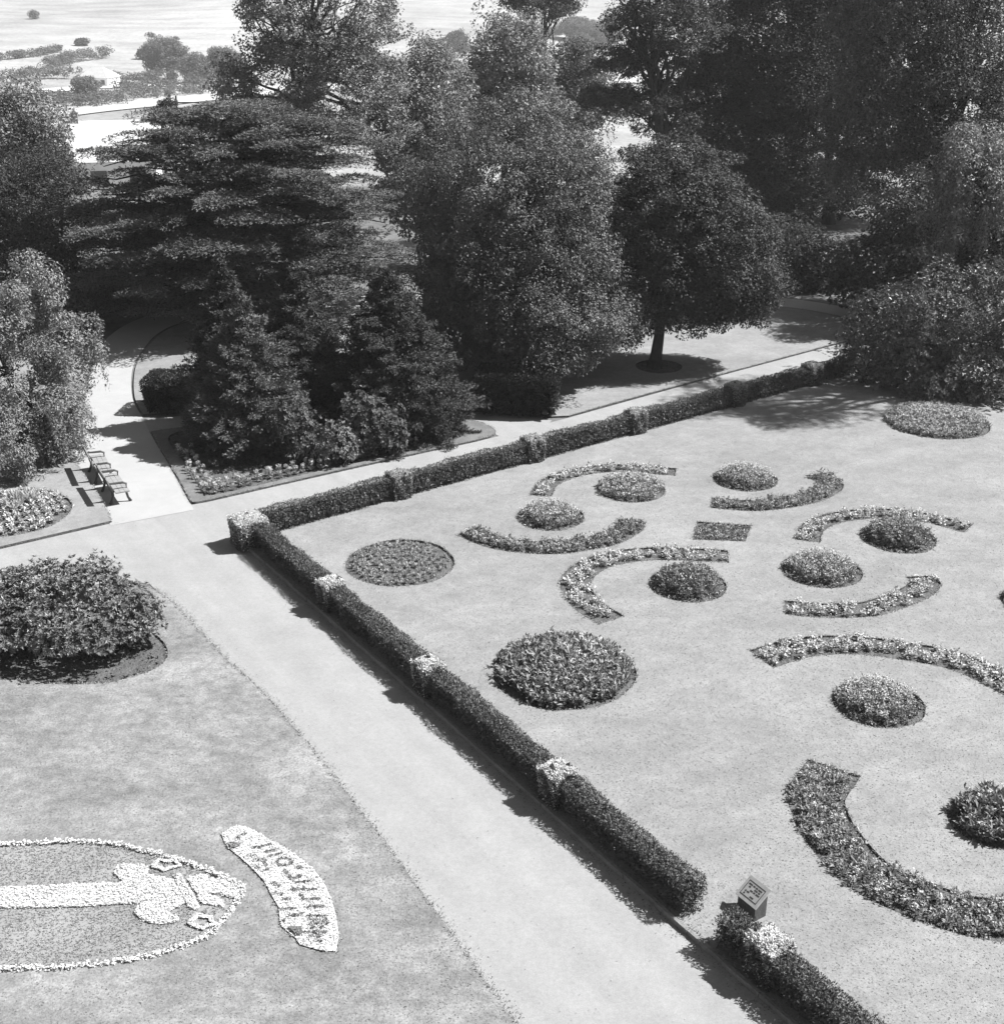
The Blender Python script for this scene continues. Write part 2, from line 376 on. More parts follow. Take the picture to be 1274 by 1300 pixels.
# lawns ------------------------------------------------------------------------------------------
formal = np.vstack([[HG(-.34, 0.1)], [HG(-.34-.055*62, 62)], [HG(40, 62)], [HG(40, .1)]])
slab('lawn', formal, [b['poly'] for b in BEDS], ZL, [M['lawn'], M['soil']], .16)
leftbed_c, leftbed_r = circ_bed(-62, 89, 682)
left_lawn = np.vstack([curve(ground_px([(142, 664), (134, 646), (117, 616), (99, 592), (96, 560), (105, 520), (114, 470), (120, 446)])), ground_px([(60, 430), (-300, 470), (-330, 770), (-200, 745), (0, 697)])])
leftbed = dict(kind='c', c=leftbed_c, r=leftbed_r, poly=circle_pts(leftbed_c, leftbed_r), style='rowsleaf', label='round bed of leafy plants in rows at the left edge below the benches')
slab('bench_lawn', left_lawn, [leftbed['poly']], ZL, [M['lawn'], M['soil']], .14)
bushbed = smooth_closed(ground_px([(-150, 800), (-60, 850), (30, 864), (95, 869), (150, 864), (196, 849), (213, 830), (198, 806), (150, 790), (40, 775), (-60, 775)], ZL), 6)
near_edge = curve(ground_px([(740, 1420), (650, 1298), (545, 1150), (440, 1010), (350, 900), (285, 838), (245, 795), (215, 765), (190, 748)]))
near_lawn = np.vstack([near_edge, ground_px([(140, 745), (40, 770), (-200, 840), (-420, 1420)])])
SC = 4.719
def em(pts, ox=60, oy=1050, s=SC): return ground_px([(ox+x/s, oy+y/s) for x, y in pts], ZL)
shield = np.vstack([ground_px([(-75, 1085), (-30, 1074)], ZL), curve(em([(0, 96), (180, 90), (380, 105), (560, 140), (740, 187), (900, 240), (1060, 302), (1182, 375)]), 5), curve(em([(1110, 500), (1000, 630), (880, 695), (700, 755), (560, 790), (420, 815)]), 5), ground_px([(90, 1229), (0, 1232), (-70, 1225), (-110, 1150)], ZL)])
scroll = em([(70, 195), (205, 120), (330, 160), (480, 250), (600, 310), (740, 410), (850, 510), (930, 620), (980, 740), (1020, 880), (1040, 1050), (1015, 1165), (900, 1160), (720, 1110), (690, 1060), (570, 960), (550, 860), (545, 800), (480, 690), (430, 590), (330, 480), (230, 390), (130, 310), (90, 240)], 270, 1030, 6.5)
slab('near_lawn', near_lawn, [bushbed, shield, scroll], ZL, [M['roughlawn'], M['soil']], .14)
island = np.vstack([curve(ground_px([(192, 550), (205, 574), (226, 608), (240, 634), (246, 640), (262, 638)])), curve(ground_px([(262, 638), (420, 602), (540, 575), (600, 562), (624, 555), (628, 548), (612, 538)])), curve(ground_px([(612, 538), (520, 526), (430, 525), (330, 531), (240, 543), (192, 550)]))])
conbed = smooth_closed(ground_px([(216, 552), (236, 590), (256, 622), (272, 628), (400, 599), (540, 568), (588, 552), (560, 541), (430, 534), (300, 541)], ZL), 6)
slab('conifer_lawn', island, [conbed], ZL, [M['parkgrass'], M['soil']], .14)
tree_lawn = np.vstack([curve(ground_px([(722, 530), (800, 508), (900, 481), (1075, 434), (1150, 413)])), curve(ground_px([(1085, 407), (985, 391), (830, 387), (640, 388), (430, 393), (310, 401), (238, 411), (204, 426), (184, 449), (172, 470), (171, 505), (182, 528)])), curve(ground_px([(230, 525), (330, 509), (450, 497), (560, 503), (640, 519), (700, 531)]))])
tb = G(833, 465, ZL)
treebed = circle_pts(tb+np.array([.1, .0, 0]), .95, 28)
slab('tree_lawn', tree_lawn, [treebed], ZL, [M['lawn'], M['soil']], .14)
# shaggy grass at the lawn edges
def fringe(lines, n_per_m=46):
    mb = MB()
    for l in lines:
        l = np.asarray(l)[:, :2]; seg = np.diff(l, axis=0); ln = np.linalg.norm(seg, axis=1)
        for i in range(len(seg)):
            n = int(ln[i]*n_per_m)
            if n < 1: continue
            t = rng.random(n); p = l[i]+seg[i]*t[:, None]+rng.normal(0, .018, (n, 2))
            P = np.column_stack([p, np.full(n, ZL-.015)])
            A = unit(np.column_stack([rng.normal(0, .6, (n, 2)), rng.uniform(.2, .9, n)]))
            mb.leaves(P, A, rdir(n), rng.uniform(.04, .1, n), .022)
    return tag(mb.build('grass_edge', M['g_edge']), kind='stuff', label='shaggy grass along the cut edges of the lawns and beds', cat='grass')
def turf(outer, holes, per_m2, base, lim):
    outer = np.asarray(outer)[:, :2]; lo = np.maximum(outer.min(0), lim[0]); hi = np.minimum(outer.max(0), lim[1])
    n = int((hi-lo).prod()*per_m2); p = rng.uniform(lo, hi, (n, 2)); k = pip(p, outer)
    for h in holes: k &= ~pip(p, np.asarray(h))
    d = p[:, 1]/30; k &= rng.random(n) < np.clip(1.6-d, .12, 1)
    u = p[:, 0]*F/(p[:, 1]*cP+CAMH*sP); k &= np.abs(u) < 680
    p = p[k]; n = len(p); P = np.column_stack([p, np.full(n, ZL-.006)])
    el = rng.uniform(.0, .38, n); az = rng.uniform(0, 6.2832, n)
    A = np.column_stack([np.cos(az)*np.cos(el), np.sin(az)*np.cos(el), np.sin(el)]); mb = MB()
    mb.leaves(P, A, unit(UP+.22*rng.normal(size=(n, 3))), rng.uniform(.03, .065, n), rng.uniform(.012, .024, n))
    return tag(mb.build('turf_blades', base), kind='stuff', label='short blades of mown turf on the lawn', cat='grass')
turf(formal, [b['poly'] for b in BEDS], 700, M['g_lawn'], ((-9, 12), (30, 46)))
turf(near_lawn, [bushbed, shield, scroll], 700, M['g_rough'], ((-16, 12), (4, 30)))
def litter():
    mb = MB(); rp = rd[:, :2]; p = rng.uniform((-14, 13), (12, 44), (9000, 2)); p = p[pip(p, rp)]
    p = p[rng.random(len(p)) < .55]; n = len(p); P = np.column_stack([p, np.full(n, .03)])
    mb.leaves(P, unit(rng.normal(size=(n, 3))*[1, 1, .25]), unit(UP+.3*rng.normal(size=(n, 3))), rng.uniform(.012, .035, n), rng.uniform(.01, .025, n))
    e = near_edge[:, :2]; i = rng.integers(0, len(e)-1, 2600); t = rng.random((2600, 1)); q = e[i]+(e[i+1]-e[i])*t+np.array([.16, .05])*np.abs(rng.normal(0, .7, (2600, 1)))
    i = len(q); P = np.column_stack([q, np.full(i, .028)]); mb.leaves(P, unit(rng.normal(size=(i, 3))*[1, 1, .3]), unit(UP+.3*rng.normal(size=(i, 3))), rng.uniform(.012, .04, i), .018)
    a_ = rng.uniform(0, 30, 2600); b_ = .0-np.abs(rng.normal(0, .12, 2600)); q = K0+dn*a_[:, None]+df*b_[:, None]; P = np.column_stack([q, np.full(2600, .028)])
    mb.leaves(P, unit(rng.normal(size=(2600, 3))*[1, 1, .3]), unit(UP+.3*rng.normal(size=(2600, 3))), rng.uniform(.015, .045, 2600), .02)
    tag(mb.build('leaf_litter', M['litter']), kind='stuff', label='scattered bits of dead leaf and grit along the paths', cat='leaf litter')
litter()
def close(p): return np.vstack([p, p[:1]])
fringe([close(b['poly']) for b in BEDS]+[np.array([HG(-.34, .1), HG(-.34-.055*30, 30)]), near_edge, left_lawn[:60], close(leftbed['poly']), close(bushbed), close(shield), close(scroll), close(island), tree_lawn[:40], [HG(.1, 0.14), HG(31, .14)]])

# kerb of stone edging beside the road
mb = MB(); a = 0.0
while a < 34:
    L_ = rng.uniform(.85, .95); c = HG(a+L_/2, .055+rng.normal(0, .006), .045)
    if a > 17.9 or True:
        mb.box(c, (L_-.015, .07, .15+rng.normal(0, .006)), math.atan2(dn[1], dn[0])+rng.normal(0, .006))
    a += L_
kerb = tag(mb.build('kerb', M['stone']), kind='structure')

# ------------------------------------------------------------------ beds: soil and planting
def rosettes(mb, C, nl, L, W, e0, e1, m=0, spread=.03, up=None):
    """a tuft of nl leaves on every centre; elevations between e0 and e1"""
    L *= .62; W *= .62; nl = int(nl*2.1)
    n = len(C); az = rng.uniform(0, 2*np.pi, (n, nl)); el = rng.uniform(e0, e1, (n, nl))
    A = np.stack([np.cos(az)*np.cos(el), np.sin(az)*np.cos(el), np.sin(el)], -1).reshape(-1, 3)
    P = (C[:, None]+rng.normal(0, spread, (n, nl, 3))*[1, 1, .6]).reshape(-1, 3)
    sc = np.repeat(rng.uniform(.75, 1.25, n), nl)*rng.uniform(.75, 1.2, n*nl)
    N = unit(UP+.35*rng.normal(size=(n*nl, 3)))
    mb.leaves(P, A, N, L*sc, W*sc, m)
def jgrid(poly, sp, jit=.25, inset=0.0):
    poly = np.asarray(poly)[:, :2]; lo, hi = poly.min(0), poly.max(0); c = poly.mean(0)
    xs = np.arange(lo[0], hi[0], sp); ys = np.arange(lo[1], hi[1], sp*.87)
    g = np.array([(x+(sp/2 if j % 2 else 0), y) for j, y in enumerate(ys) for x in xs])
    g = g+rng.normal(0, sp*jit*.5, g.shape)
    k = pip(g, poly)
    if inset:
        e = edge_dist(g, poly); k &= e > inset
    return g[k]
def edge_dist(P, poly):
    d = np.full(len(P), 9e9); n = len(poly)
    for i in range(n):
        a = poly[i][:2]; b = poly[(i+1) % n][:2]; ab = b-a; t = np.clip(((P-a)@ab)/(ab@ab+1e-12), 0, 1)
        d = np.minimum(d, np.linalg.norm(P-(a+t[:, None]*ab), axis=1))
    return d
def soil_part(poly, root, c, dome, name='soil'):
    poly = np.asarray(poly)[:, :2]; n = len(poly)
    if dome is None:
        return slab_soil(poly, root, c, name)
    cc = poly.mean(0); V = []; rings = 6
    for i in range(rings):
        f = 1-i/rings
        V.append(np.column_stack([cc+(poly-cc)*f, np.full(n, ZL-.07+dome*(1-f*f))]))
    V.append([[cc[0], cc[1], ZL-.07+dome]])
    V = np.vstack(V); q = []; i = np.arange(n)
    for k in range(rings-1): q.append(np.stack([k*n+i, k*n+(i+1) % n, (k+1)*n+(i+1) % n, (k+1)*n+i], 1))
    t = np.stack([(rings-1)*n+i, (rings-1)*n+(i+1) % n, np.full(n, rings*n)], 1)
    mb = MB(); mb.add(V, np.concatenate(q), t); return mb.build(name, M['soil'], root, c, smooth=True)
def slab_soil(poly, root, c, name):
    vl = [[Vector((float(a), float(b), 0)) for a, b in poly]]; T = np.array(tessellate_polygon(vl))
    V = np.column_stack([poly, np.full(len(poly), ZL-.05)])
    e1 = V[T[:, 1]]-V[T[:, 0]]; e2 = V[T[:, 2]]-V[T[:, 0]]; cr = e1[:, 0]*e2[:, 1]-e1[:, 1]*e2[:, 0]; T[cr < 0] = T[cr < 0][:, ::-1]
    mb = MB(); mb.add(V, None, T); return mb.build(name, M['soil'], root, c)

def make_bed(b):
    poly = b['poly']; c = np.array([poly[:, 0].mean(), poly[:, 1].mean(), ZL-.07]); st = b['style']
    root = empty('flower_bed', c, b['label'], 'flower bed')
    dome = {'c': .14}.get(b['kind']); soil_part(poly, root, c, dome)
    P2 = poly[:, :2]
    def z_of(g, extra=0.0):
        if b['kind'] == 'c':
            f = np.linalg.norm(g-b['c'][:2], axis=1)/b['r']; return ZL-.07+.14*(1-f*f)+extra*(1-f**2)
        return np.full(len(g), ZL-.05+extra*.5)
    fol = MB(); flo = MB(); rim = MB(); names = []
    def C(g, z): return np.column_stack([g, z])
    if st == 'low':
        g = jgrid(P2, .235, .25, .12); k = rng.random(len(g)) < .93; g = g[k]
        rosettes(fol, C(g, z_of(g)+.03), 11, .13, .06, .15, 1.1)
        rosettes(fol, C(g, z_of(g)+.09), 6, .09, .045, .5, 1.3)
        names = [('foliage', fol, M['p_mid'])]
    elif st == 'canna':
        g = jgrid(P2, .18, .5, .14); h = .1+.1*rng.random(len(g))
        rosettes(fol, C(g, z_of(g, .1)+.03), 8, .2, .09, .3, 1.2, spread=.04)
        for k_ in range(3):
            rosettes(fol, C(g, z_of(g, .16)+h*(.5+.35*k_)), 6, .22, .085, .15, 1.25, spread=.05)
        gf = g[rng.random(len(g)) < .12]; rosettes(flo, C(gf, z_of(gf, .2)+.32), 8, .07, .05, 0, 1.2, spread=.03)
        names = [('foliage', fol, M['p_green']), ('blossoms', flo, M['p_flower'])]
    elif st in ('pale', 'tall', 'dense'):
        f = np.zeros(1)
        g = jgrid(P2, .17, .5, .07); rr = np.linalg.norm(g-b['c'][:2], axis=1)/b['r']
        if st == 'pale':
            gi = g[rr < .78]; go = g[rr >= .68]
            rosettes(rim, C(go, z_of(go)+.04), 12, .12, .06, .1, 1.1, spread=.04)
            zt = z_of(gi, .12)+.04+.14*(1-(np.linalg.norm(gi-b['c'][:2], axis=1)/b['r'])**2)
            rosettes(fol, C(gi, z_of(gi)+.06), 8, .18, .07, .3, 1.3, spread=.05)
            rosettes(fol, C(gi, zt), 9, .13, .055, .1, 1.4, spread=.05)
            rosettes(flo, C(gi, zt+.1), 9, .07, .04, .0, 1.5, spread=.055)
            names = [('foliage', fol, M['p_green']), ('low_edging_plants', rim, M['p_dark']), ('blossoms', flo, M['p_flower'])]
        elif st == 'tall':
            gi = g[rr < .8]; go = g[rr >= .7]
            rosettes(rim, C(go, z_of(go)+.03), 10, .11, .055, .1, 1.0, spread=.04)
            ri = np.linalg.norm(gi-b['c'][:2], axis=1)/b['r']; ht = (.26*(1-ri**2)+.08)*rng.uniform(.7, 1.2, len(gi))
            for k_ in range(4): rosettes(fol, C(gi, z_of(gi)+.05+ht*k_/3), 7, .14, .06, .1, 1.3, spread=.045)
            kk = rng.random(len(gi)) < .45; rosettes(flo, C(gi[kk], z_of(gi[kk])+ht[kk]+.1), 7, .06, .035, .2, 1.5, spread=.03)
            names = [('foliage', fol, M['p_dark']), ('low_edging_plants', rim, M['p_dark']), ('blossoms', flo, M['p_pale'])]
        else:
            rosettes(fol, C(g, z_of(g, .1)+.04), 10, .14, .06, .2, 1.2, spread=.04)
            rosettes(fol, C(g, z_of(g, .12)+.16), 8, .12, .055, .2, 1.3, spread=.045)
            kk = rng.random(len(g)) < .75; rosettes(flo, C(g[kk], z_of(g[kk], .14)+.2), 8, .075, .045, 0, 1.4, spread=.035)
            names = [('foliage', fol, M['p_green']), ('blossoms', flo, M['p_flower'])]
    elif st in ('crescent', 'bushy', 'white'):
        sp = {'crescent': .3, 'bushy': .21, 'white': .31}[st]
        g = jgrid(P2, sp, .35, .1)
        if st == 'bushy':
            hh = rng.uniform(.1, .2, len(g))
            rosettes(fol, C(g, z_of(g)+.04), 10, .16, .07, .1, 1.2, spread=.045)
            rosettes(fol, C(g, z_of(g)+hh*.6), 9, .15, .07, .1, 1.3, spread=.05)
            rosettes(fol, C(g, z_of(g)+hh), 8, .13, .06, .1, 1.3, spread=.05)
            kk = rng.random(len(g)) < .25; rosettes(flo, C(g[kk], z_of(g[kk])+hh[kk]+.06), 9, .065, .045, 0, 1.4, spread=.04)
            names = [('foliage', fol, M['p_green']), ('blossoms', flo, M['p_flower'])]
        else:
            m1, m2 = (M['p_pale'], M['p_flower'])
            rosettes(rim, C(g, z_of(g)+.03), 10, .15, .07, .0, .9, spread=.05)
            rosettes(fol, C(g, z_of(g)+.12), 16, .13, .08, -.2, 1.3, spread=.06)
            kk = rng.random(len(g)) < (.55 if st == 'white' else .3)
            rosettes(flo, C(g[kk], z_of(g[kk])+.19), 9, .08, .055, 0, 1.4, spread=.045)
            names = [('foliage', fol, m1), ('lower_leaves', rim, M['p_green']), ('blossoms', flo, m2)]
    elif st == 'square':
        g = jgrid(P2, .13, .6, .08)
        rosettes(fol, C(g, z_of(g)+.02), 12, .1, .05, .2, 1.2, spread=.04)
        kk = rng.random(len(g)) < .25; rosettes(flo, C(g[kk], z_of(g[kk])+.12), 6, .05, .035, 0, 1.4, spread=.03)
        names = [('foliage', fol, M['p_dark']), ('blossoms', flo, M['p_pale'])]
    elif st == 'rowsleaf':
        g = jgrid(P2, .33, .12, .12)
        rosettes(rim, C(g, z_of(g)+.03), 10, .2, .09, .0, .8, spread=.04)
        rosettes(fol, C(g, z_of(g)+.1), 14, .17, .085, .1, 1.3, spread=.05)
        ct = np.array([b['c'][0], b['c'][1]])[None]+rng.normal(0, .25, (14, 2))+[[.1, .4]]
        rosettes(fol, C(ct, z_of(ct)+.1), 14, .55, .07, .7, 1.4, spread=.03)
        names = [('foliage', fol, M['p_pale']), ('lower_leaves', rim, M['p_green'])]
    for nm, m_, mt in names:
        if m_.v: m_.build(nm, mt, root, c)
    return root
for b in BEDS+[leftbed]: make_bed(b)

# soil rings that carry shrubs and trees (bare beds)
def bare_bed(poly, label, name='soil_bed'):
    poly = np.asarray(poly)[:, :2]; c = np.array([*poly.mean(0), ZL-.06])
    mb = MB(); vl = [[Vector((float(a), float(b), 0)) for a, b in poly]]; T = np.array(tessellate_polygon(vl))
    V = np.column_stack([poly, np.full(len(poly), ZL-.05)]); e1 = V[T[:, 1]]-V[T[:, 0]]; e2 = V[T[:, 2]]-V[T[:, 0]]
    cr = e1[:, 0]*e2[:, 1]-e1[:, 1]*e2[:, 0]; T[cr < 0] = T[cr < 0][:, ::-1]
    mb.add(V, None, T)
    n = int(poly_area(poly)*60); p = sample_poly(poly, n)               # clods
    for i in range(0): pass
    s_ = rng.uniform(.015, .05, n); P = np.column_stack([p, np.full(n, ZL-.05)])
    mb.leaves(P, unit(rng.normal(size=(n, 3))+[0, 0, .6]), rdir(n), s_*2, s_*2)
    o = mb.build(name, M['soil']); return tag(o, kind='structure')
bare_bed(bushbed, '', 'soil_under_bush'); bare_bed(conbed, '', 'soil_under_conifers'); bare_bed(treebed, '', 'soil_under_tree')

# ------------------------------------------------------------------ emblem laid out in carpet bedding
def carpet(poly, root, c, name, mt, dens=420, h=.05, L=.06, base=True, label=None, zoff=0.0):
    poly = np.asarray(poly)[:, :2]; A = poly_area(poly); n = int(A*dens*3.4); L *= .5; p = sample_poly(poly, n)
    mb = MB(); z = ZL-.03+zoff+h*rng.random(n)
    az = rng.uniform(0, 2*np.pi, n*3); el = rng.uniform(.0, .7, n*3)
    Ax = np.column_stack([np.cos(az)*np.cos(el), np.sin(az)*np.cos(el), np.sin(el)])
    P = np.repeat(np.column_stack([p, z]), 3, 0)
    mb.leaves(P, Ax, unit(UP+.3*rng.normal(size=(n*3, 3))), L*rng.uniform(.7, 1.3, n*3), L*.7)
    vl = [[Vector((float(a), float(b), 0)) for a, b in poly]]; T = np.array(tessellate_polygon(vl)) if base else np.zeros((0, 3), int); V = np.column_stack([poly, np.full(len(poly), ZL-.025+zoff+h*.5)])
    e1 = V[T[:, 1]]-V[T[:, 0]]; e2 = V[T[:, 2]]-V[T[:, 0]]; cr = e1[:, 0]*e2[:, 1]-e1[:, 1]*e2[:, 0]; T[cr < 0] = T[cr < 0][:, ::-1]; mb.add(V, None, T)
    o = mb.build(name, mt, root, c)
    if label: o['label'] = label
    return o
def ribbon(line, w):
    line = np.asarray(line)[:, :2]; T = unit(np.gradient(line, axis=0)); N = np.column_stack([-T[:, 1], T[:, 0]])
    return np.vstack([line+N*w/2, (line-N*w/2)[::-1]])
c0 = np.array([*shield[:, :2].mean(0), ZL-.05])
root = empty('emblem_bed', c0, 'shield-shaped carpet bed with a white fleur-de-lis and two stars at lower left', 'flower bed')
slab_soil(shield[:, :2], root, c0, 'soil')
fleur = em([(-420, 372), (-160, 366), (0, 358), (200, 345), (460, 340), (440, 320), (410, 285), (410, 250), (440, 232), (520, 228), (580, 238), (615, 258), (590, 275), (600, 290), (680, 305), (755, 320), (800, 400), (825, 460), (790, 480), (725, 510), (740, 530), (780, 535), (790, 560), (760, 575), (690, 585), (620, 580), (560, 555), (525, 515), (545, 480), (590, 455), (440, 465), (200, 480), (-160, 488), (-420, 482)])
bar = em([(755, 295), (800, 290), (915, 480), (900, 495), (855, 495), (835, 460)])
foot = em([(840, 310), (930, 288), (962, 295), (960, 315), (935, 330), (1050, 310), (1110, 345), (1165, 378), (1150, 435), (1100, 425), (1030, 400), (965, 405), (1000, 425), (1045, 440), (1062, 480), (1000, 470), (940, 465), (905, 440), (900, 400), (870, 370)])
star1 = em([(630, 240), (672, 200), (718, 213), (768, 206), (798, 238), (742, 250), (700, 266), (676, 250), (630, 240)])
star2 = em([(848, 578), (880, 560), (905, 530), (935, 545), (975, 545), (985, 570), (1018, 590), (955, 600), (935, 615), (905, 606), (848, 578)])
carpet(shield, root, c0, 'ground_cover', M['c_grey'], 420, .03, .055)
carpet(fleur, root, c0, 'fleur_de_lis', M['c_white'], 900, .06, .07, zoff=.01)
carpet(bar, root, c0, 'cross_band', M['c_white'], 900, .06, .07, zoff=.01)
carpet(foot, root, c0, 'fleur_de_lis_foot', M['c_white'], 900, .06, .07, zoff=.01)
for s_ in (star1, star2): carpet(ribbon(s_, .075), root, c0, 'star', M['c_white'], 900, .05, .05, zoff=.03)
n0 = len(shield)
carpet(ribbon(close(shield), .1), root, c0, 'edging', M['c_white'], 240, .06, .09, zoff=.03, base=False)
c1 = np.array([*scroll[:, :2].mean(0), ZL-.05])
root = empty('scroll_bed', c1, 'curved scroll of white carpet bedding with two rows of worn lettering', 'flower bed')
slab_soil(scroll[:, :2], root, c1, 'soil')
carpet(scroll, root, c1, 'white_plants', M['c_white'], 620, .06, .055, zoff=.02)
strokes = []
def st_(*pts): strokes.append(em(pts, 270, 1030, 6.5))
# worn lettering, read stroke by stroke: an outer row and an inner row, plus the two dark patches of the scroll ends
for a_ in ([(395, 310), (480, 285)], [(445, 350), (540, 325)], [(480, 385), (570, 365)], [(330, 310), (400, 315)], [(640, 570), (740, 555)], [(590, 490), (650, 575)], [(665, 605), (830, 590)], [(700, 655), (860, 662)], [(725, 700), (750, 745), (895, 738)], [(760, 805), (920, 800)], [(780, 875), (950, 880)], [(800, 910), (880, 912)], [(905, 910), (950, 912)], [(800, 945), (955, 940)], [(800, 978), (920, 975)], [(740, 1016), (950, 1014)], [(800, 1050), (900, 1050)], [(830, 1080), (905, 1092)],
           [(230, 210), (280, 205)], [(200, 225), (225, 260)], [(300, 375), (360, 385)], [(340, 420), (430, 410), (445, 465)], [(345, 465), (400, 485)], [(420, 505), (480, 495)], [(490, 600), (560, 640)], [(515, 690), (590, 700)], [(570, 735), (640, 740)], [(570, 825), (680, 820)], [(630, 875), (720, 882)], [(590, 905), (600, 925)], [(730, 855), (745, 870)], [(650, 650), (690, 680)], [(690, 480), (740, 485)], [(700, 545), (720, 550)]):
    st_(*a_)
th = np.linspace(0, 2*np.pi, 17); st_(*[(600+62*math.cos(t), 432+32*math.sin(t)) for t in th])
mb = MB()
for s_ in strokes:
    seg = np.diff(s_[:, :2], axis=0); 
    for i in range(len(seg)):
        n = max(4, int(np.linalg.norm(seg[i])*130)); t = rng.random(n)
        p = s_[i, :2]+seg[i]*t[:, None]+rng.normal(0, .008, (n, 2))
        P = np.column_stack([p, np.full(n, ZL+.06)])
        mb.leaves(P, unit(rng.normal(size=(n, 3))*[1, 1, .3]), unit(UP+.3*rng.normal(size=(n, 3))), .04, .028)
mb.build('lettering', M['c_dark'], root, c1)
for pl in ([(130, 275), (240, 290), (190, 320), (150, 315)], [(620, 975), (735, 975), (735, 1040), (690, 1030), (650, 1000)]):
    o = carpet(em(pl, 270, 1030, 6.5), root, c1, 'scroll_end', M['c_grey'], 900, .03, .055, zoff=.08)

# ------------------------------------------------------------------ hedges
def hedge_leaves(mb, a0, a1, b0, b1, h, axis, dens=1150, gaps=0.0, skip=(), end0=True, end1=True):
    """clipped hedge between a0..a1 along the run; b0..b1 across; axis 'n' or 'f'"""
    Ln = a1-a0; Wd = b1-b0
    def W(a, b, z):
        p = K0+(dn if axis == 'n' else dfh)*a[:, None]+(df if axis == 'n' else dn)*b[:, None]; return np.column_stack([p, z])
    hN = lambda a: h+.025*np.sin(a*1.7)+.02*np.sin(a*4.3+1)+.015*np.sin(a*9.1+2)
    def put(a, b, z, nb, nz_):
        k = np.ones(len(a), bool)
        for s0, s1 in skip: k &= ~((a > s0) & (a < s1))
        if gaps > 0:
            g = (np.sin(a*6.2+b*2)+np.sin(a*11.3+1.3)+.6*np.sin(a*23))/2.6
            k &= ~((z < h*.5) & (g > 1-gaps*1.5))
        a, b, z, nb, nz_ = a[k], b[k], z[k], nb[k], nz_[k]
        n = len(a); P = W(a, b, z)
        across = df if axis == 'n' else dn
        No = unit(np.column_stack([across[None]*nb[:, None], nz_])+.01)
        A = unit(No*.45+rng.normal(size=(n, 3))*.6+UP*.25); mb.leaves(P, A, unit(No+.45*rng.normal(size=(n, 3))), rng.uniform(.035, .07, n), rng.uniform(.016, .03, n))
    n = int(Ln*Wd*dens*1.6); a = rng.uniform(a0, a1, n); b = rng.uniform(b0, b1, n)
    put(a, b, hN(a)-np.abs(rng.normal(0, .03, n))-.05*(np.abs((b-(b0+b1)/2)/(Wd/2))**4), np.zeros(n), np.ones(n))
    n = int(Ln*14); a = rng.uniform(a0, a1, n); b = rng.uniform(b0, b1, n); put(a, b, hN(a)+rng.uniform(0, .035, n), np.zeros(n), np.ones(n))
    for bb, sg in ((b0, -1), (b1, 1)):
        n = int(Ln*h*dens); a = rng.uniform(a0, a1, n); z = rng.uniform(.05, 1, n)*hN(a)
        bulge = .025*np.sin(a*3.1+z*4+sg)+.02*np.sin(a*7.7+z*6)
        put(a, bb+sg*(bulge-np.abs(rng.normal(0, .05, n))-.07*(z < .25)), z, np.full(n, float(sg)), np.full(n, .25))
    for aa, sg, on in ((a0, -1, end0), (a1, 1, end1)):
        if not on: continue
        n = int(Wd*h*dens*1.2); a = aa+np.abs(rng.normal(0, .05, n))*-sg; b = rng.uniform(b0, b1, n); z = rng.uniform(.04, 1, n)*h
        put(a, b, z, np.zeros(n), np.full(n, .3))
    # twiggy dark inside
    n = int(Ln*Wd*h*260); a = rng.uniform(a0, a1, n); b = rng.uniform(b0+.08, b1-.08, n); z = rng.uniform(h*.3, h*.88, n)
    put(a, b, z, np.zeros(n), np.ones(n)); 
    n = int(Ln*Wd*3200); a = rng.uniform(a0+.08, a1-.08, n); b = rng.uniform(b0+.05, b1-.05, n)
    P = W(a, b, rng.uniform(h*.34, h*.86, n)); k = np.ones(n, bool)
    for s0, s1 in skip: k &= ~((a > s0) & (a < s1))
    P = P[k]; mb.leaves(P, rdir(len(P)), rdir(len(P)), .1, .07)
def hedge_stems(mb, a0, a1, b0, b1, h, axis, n):
    for _ in range(n):
        a = rng.uniform(a0+.05, a1-.05); b = rng.uniform(b0+.15, b1-.15); d = dn if axis == 'n' else dfh; e = df if axis == 'n' else dn
        p0 = K0+d*a+e*b; p1 = p0+rng.normal(0, .08, 2)
        mb.tube([[*p0, 0], [*(p0*.5+p1*.5), h*.4], [*p1, h*.8]], [.02, .015, .008], 5)
def acoord(px, py, z=0):                       # garden coordinates of a point of the photo
    p = G(px, py, z)[:2]-K0; return float(p@dn), float(p@df)
HN0, HN1 = .17, .66                            # near hedge: across from the kerb
HF0, HF1 = -.26, .2                             # far hedge: across
NEARH, FARH = .78, .82
end_a = 19.42; gap_a = acoord(912, 1203)[0]
near_blocks = [5.22, 10.2, 15.28]; near_blocks2 = [21.22]
far_blocks = [acoord(x, y, z)[1] for x, y, z in ((519, 606, .95), (682, 556, .95), (815, 522, .95), (938, 487, .95), (1024, 456, 1.0))]
bw_ = .3
def hedge(label, axis, a0, a1, b0, b1, h, blocks, gaps, nst, e0=True, e1=True, dens=1150):
    mid = K0+(dn if axis == 'n' else dfh)*(a0+a1)/2+(df if axis == 'n' else dn)*(b0+b1)/2
    root = empty('hedge', (*mid, ZL-.06), label, 'hedge')
    c = (*mid, ZL-.06)
    mb = MB(); hedge_leaves(mb, a0, a1, b0, b1, h, axis, dens, gaps, [(k-bw_*.8, k+bw_*.8) for k in blocks], e0, e1); mb.build('foliage', M['l_hedge'], root, c)
    mb = MB(); hedge_stems(mb, a0, a1, b0, b1, h, axis, nst); mb.build('stems', M['bark'], root, c)
hedge('long clipped hedge beside the road, from the corner to the gap by the lectern', 'n', .6, end_a, HN0, HN1, NEARH, near_blocks, .25, 190, False)
hedge('clipped hedge in front of the lectern, running out of the bottom of the picture', 'n', gap_a, gap_a+7, HN0, HN1, NEARH, near_blocks2, .1, 60)
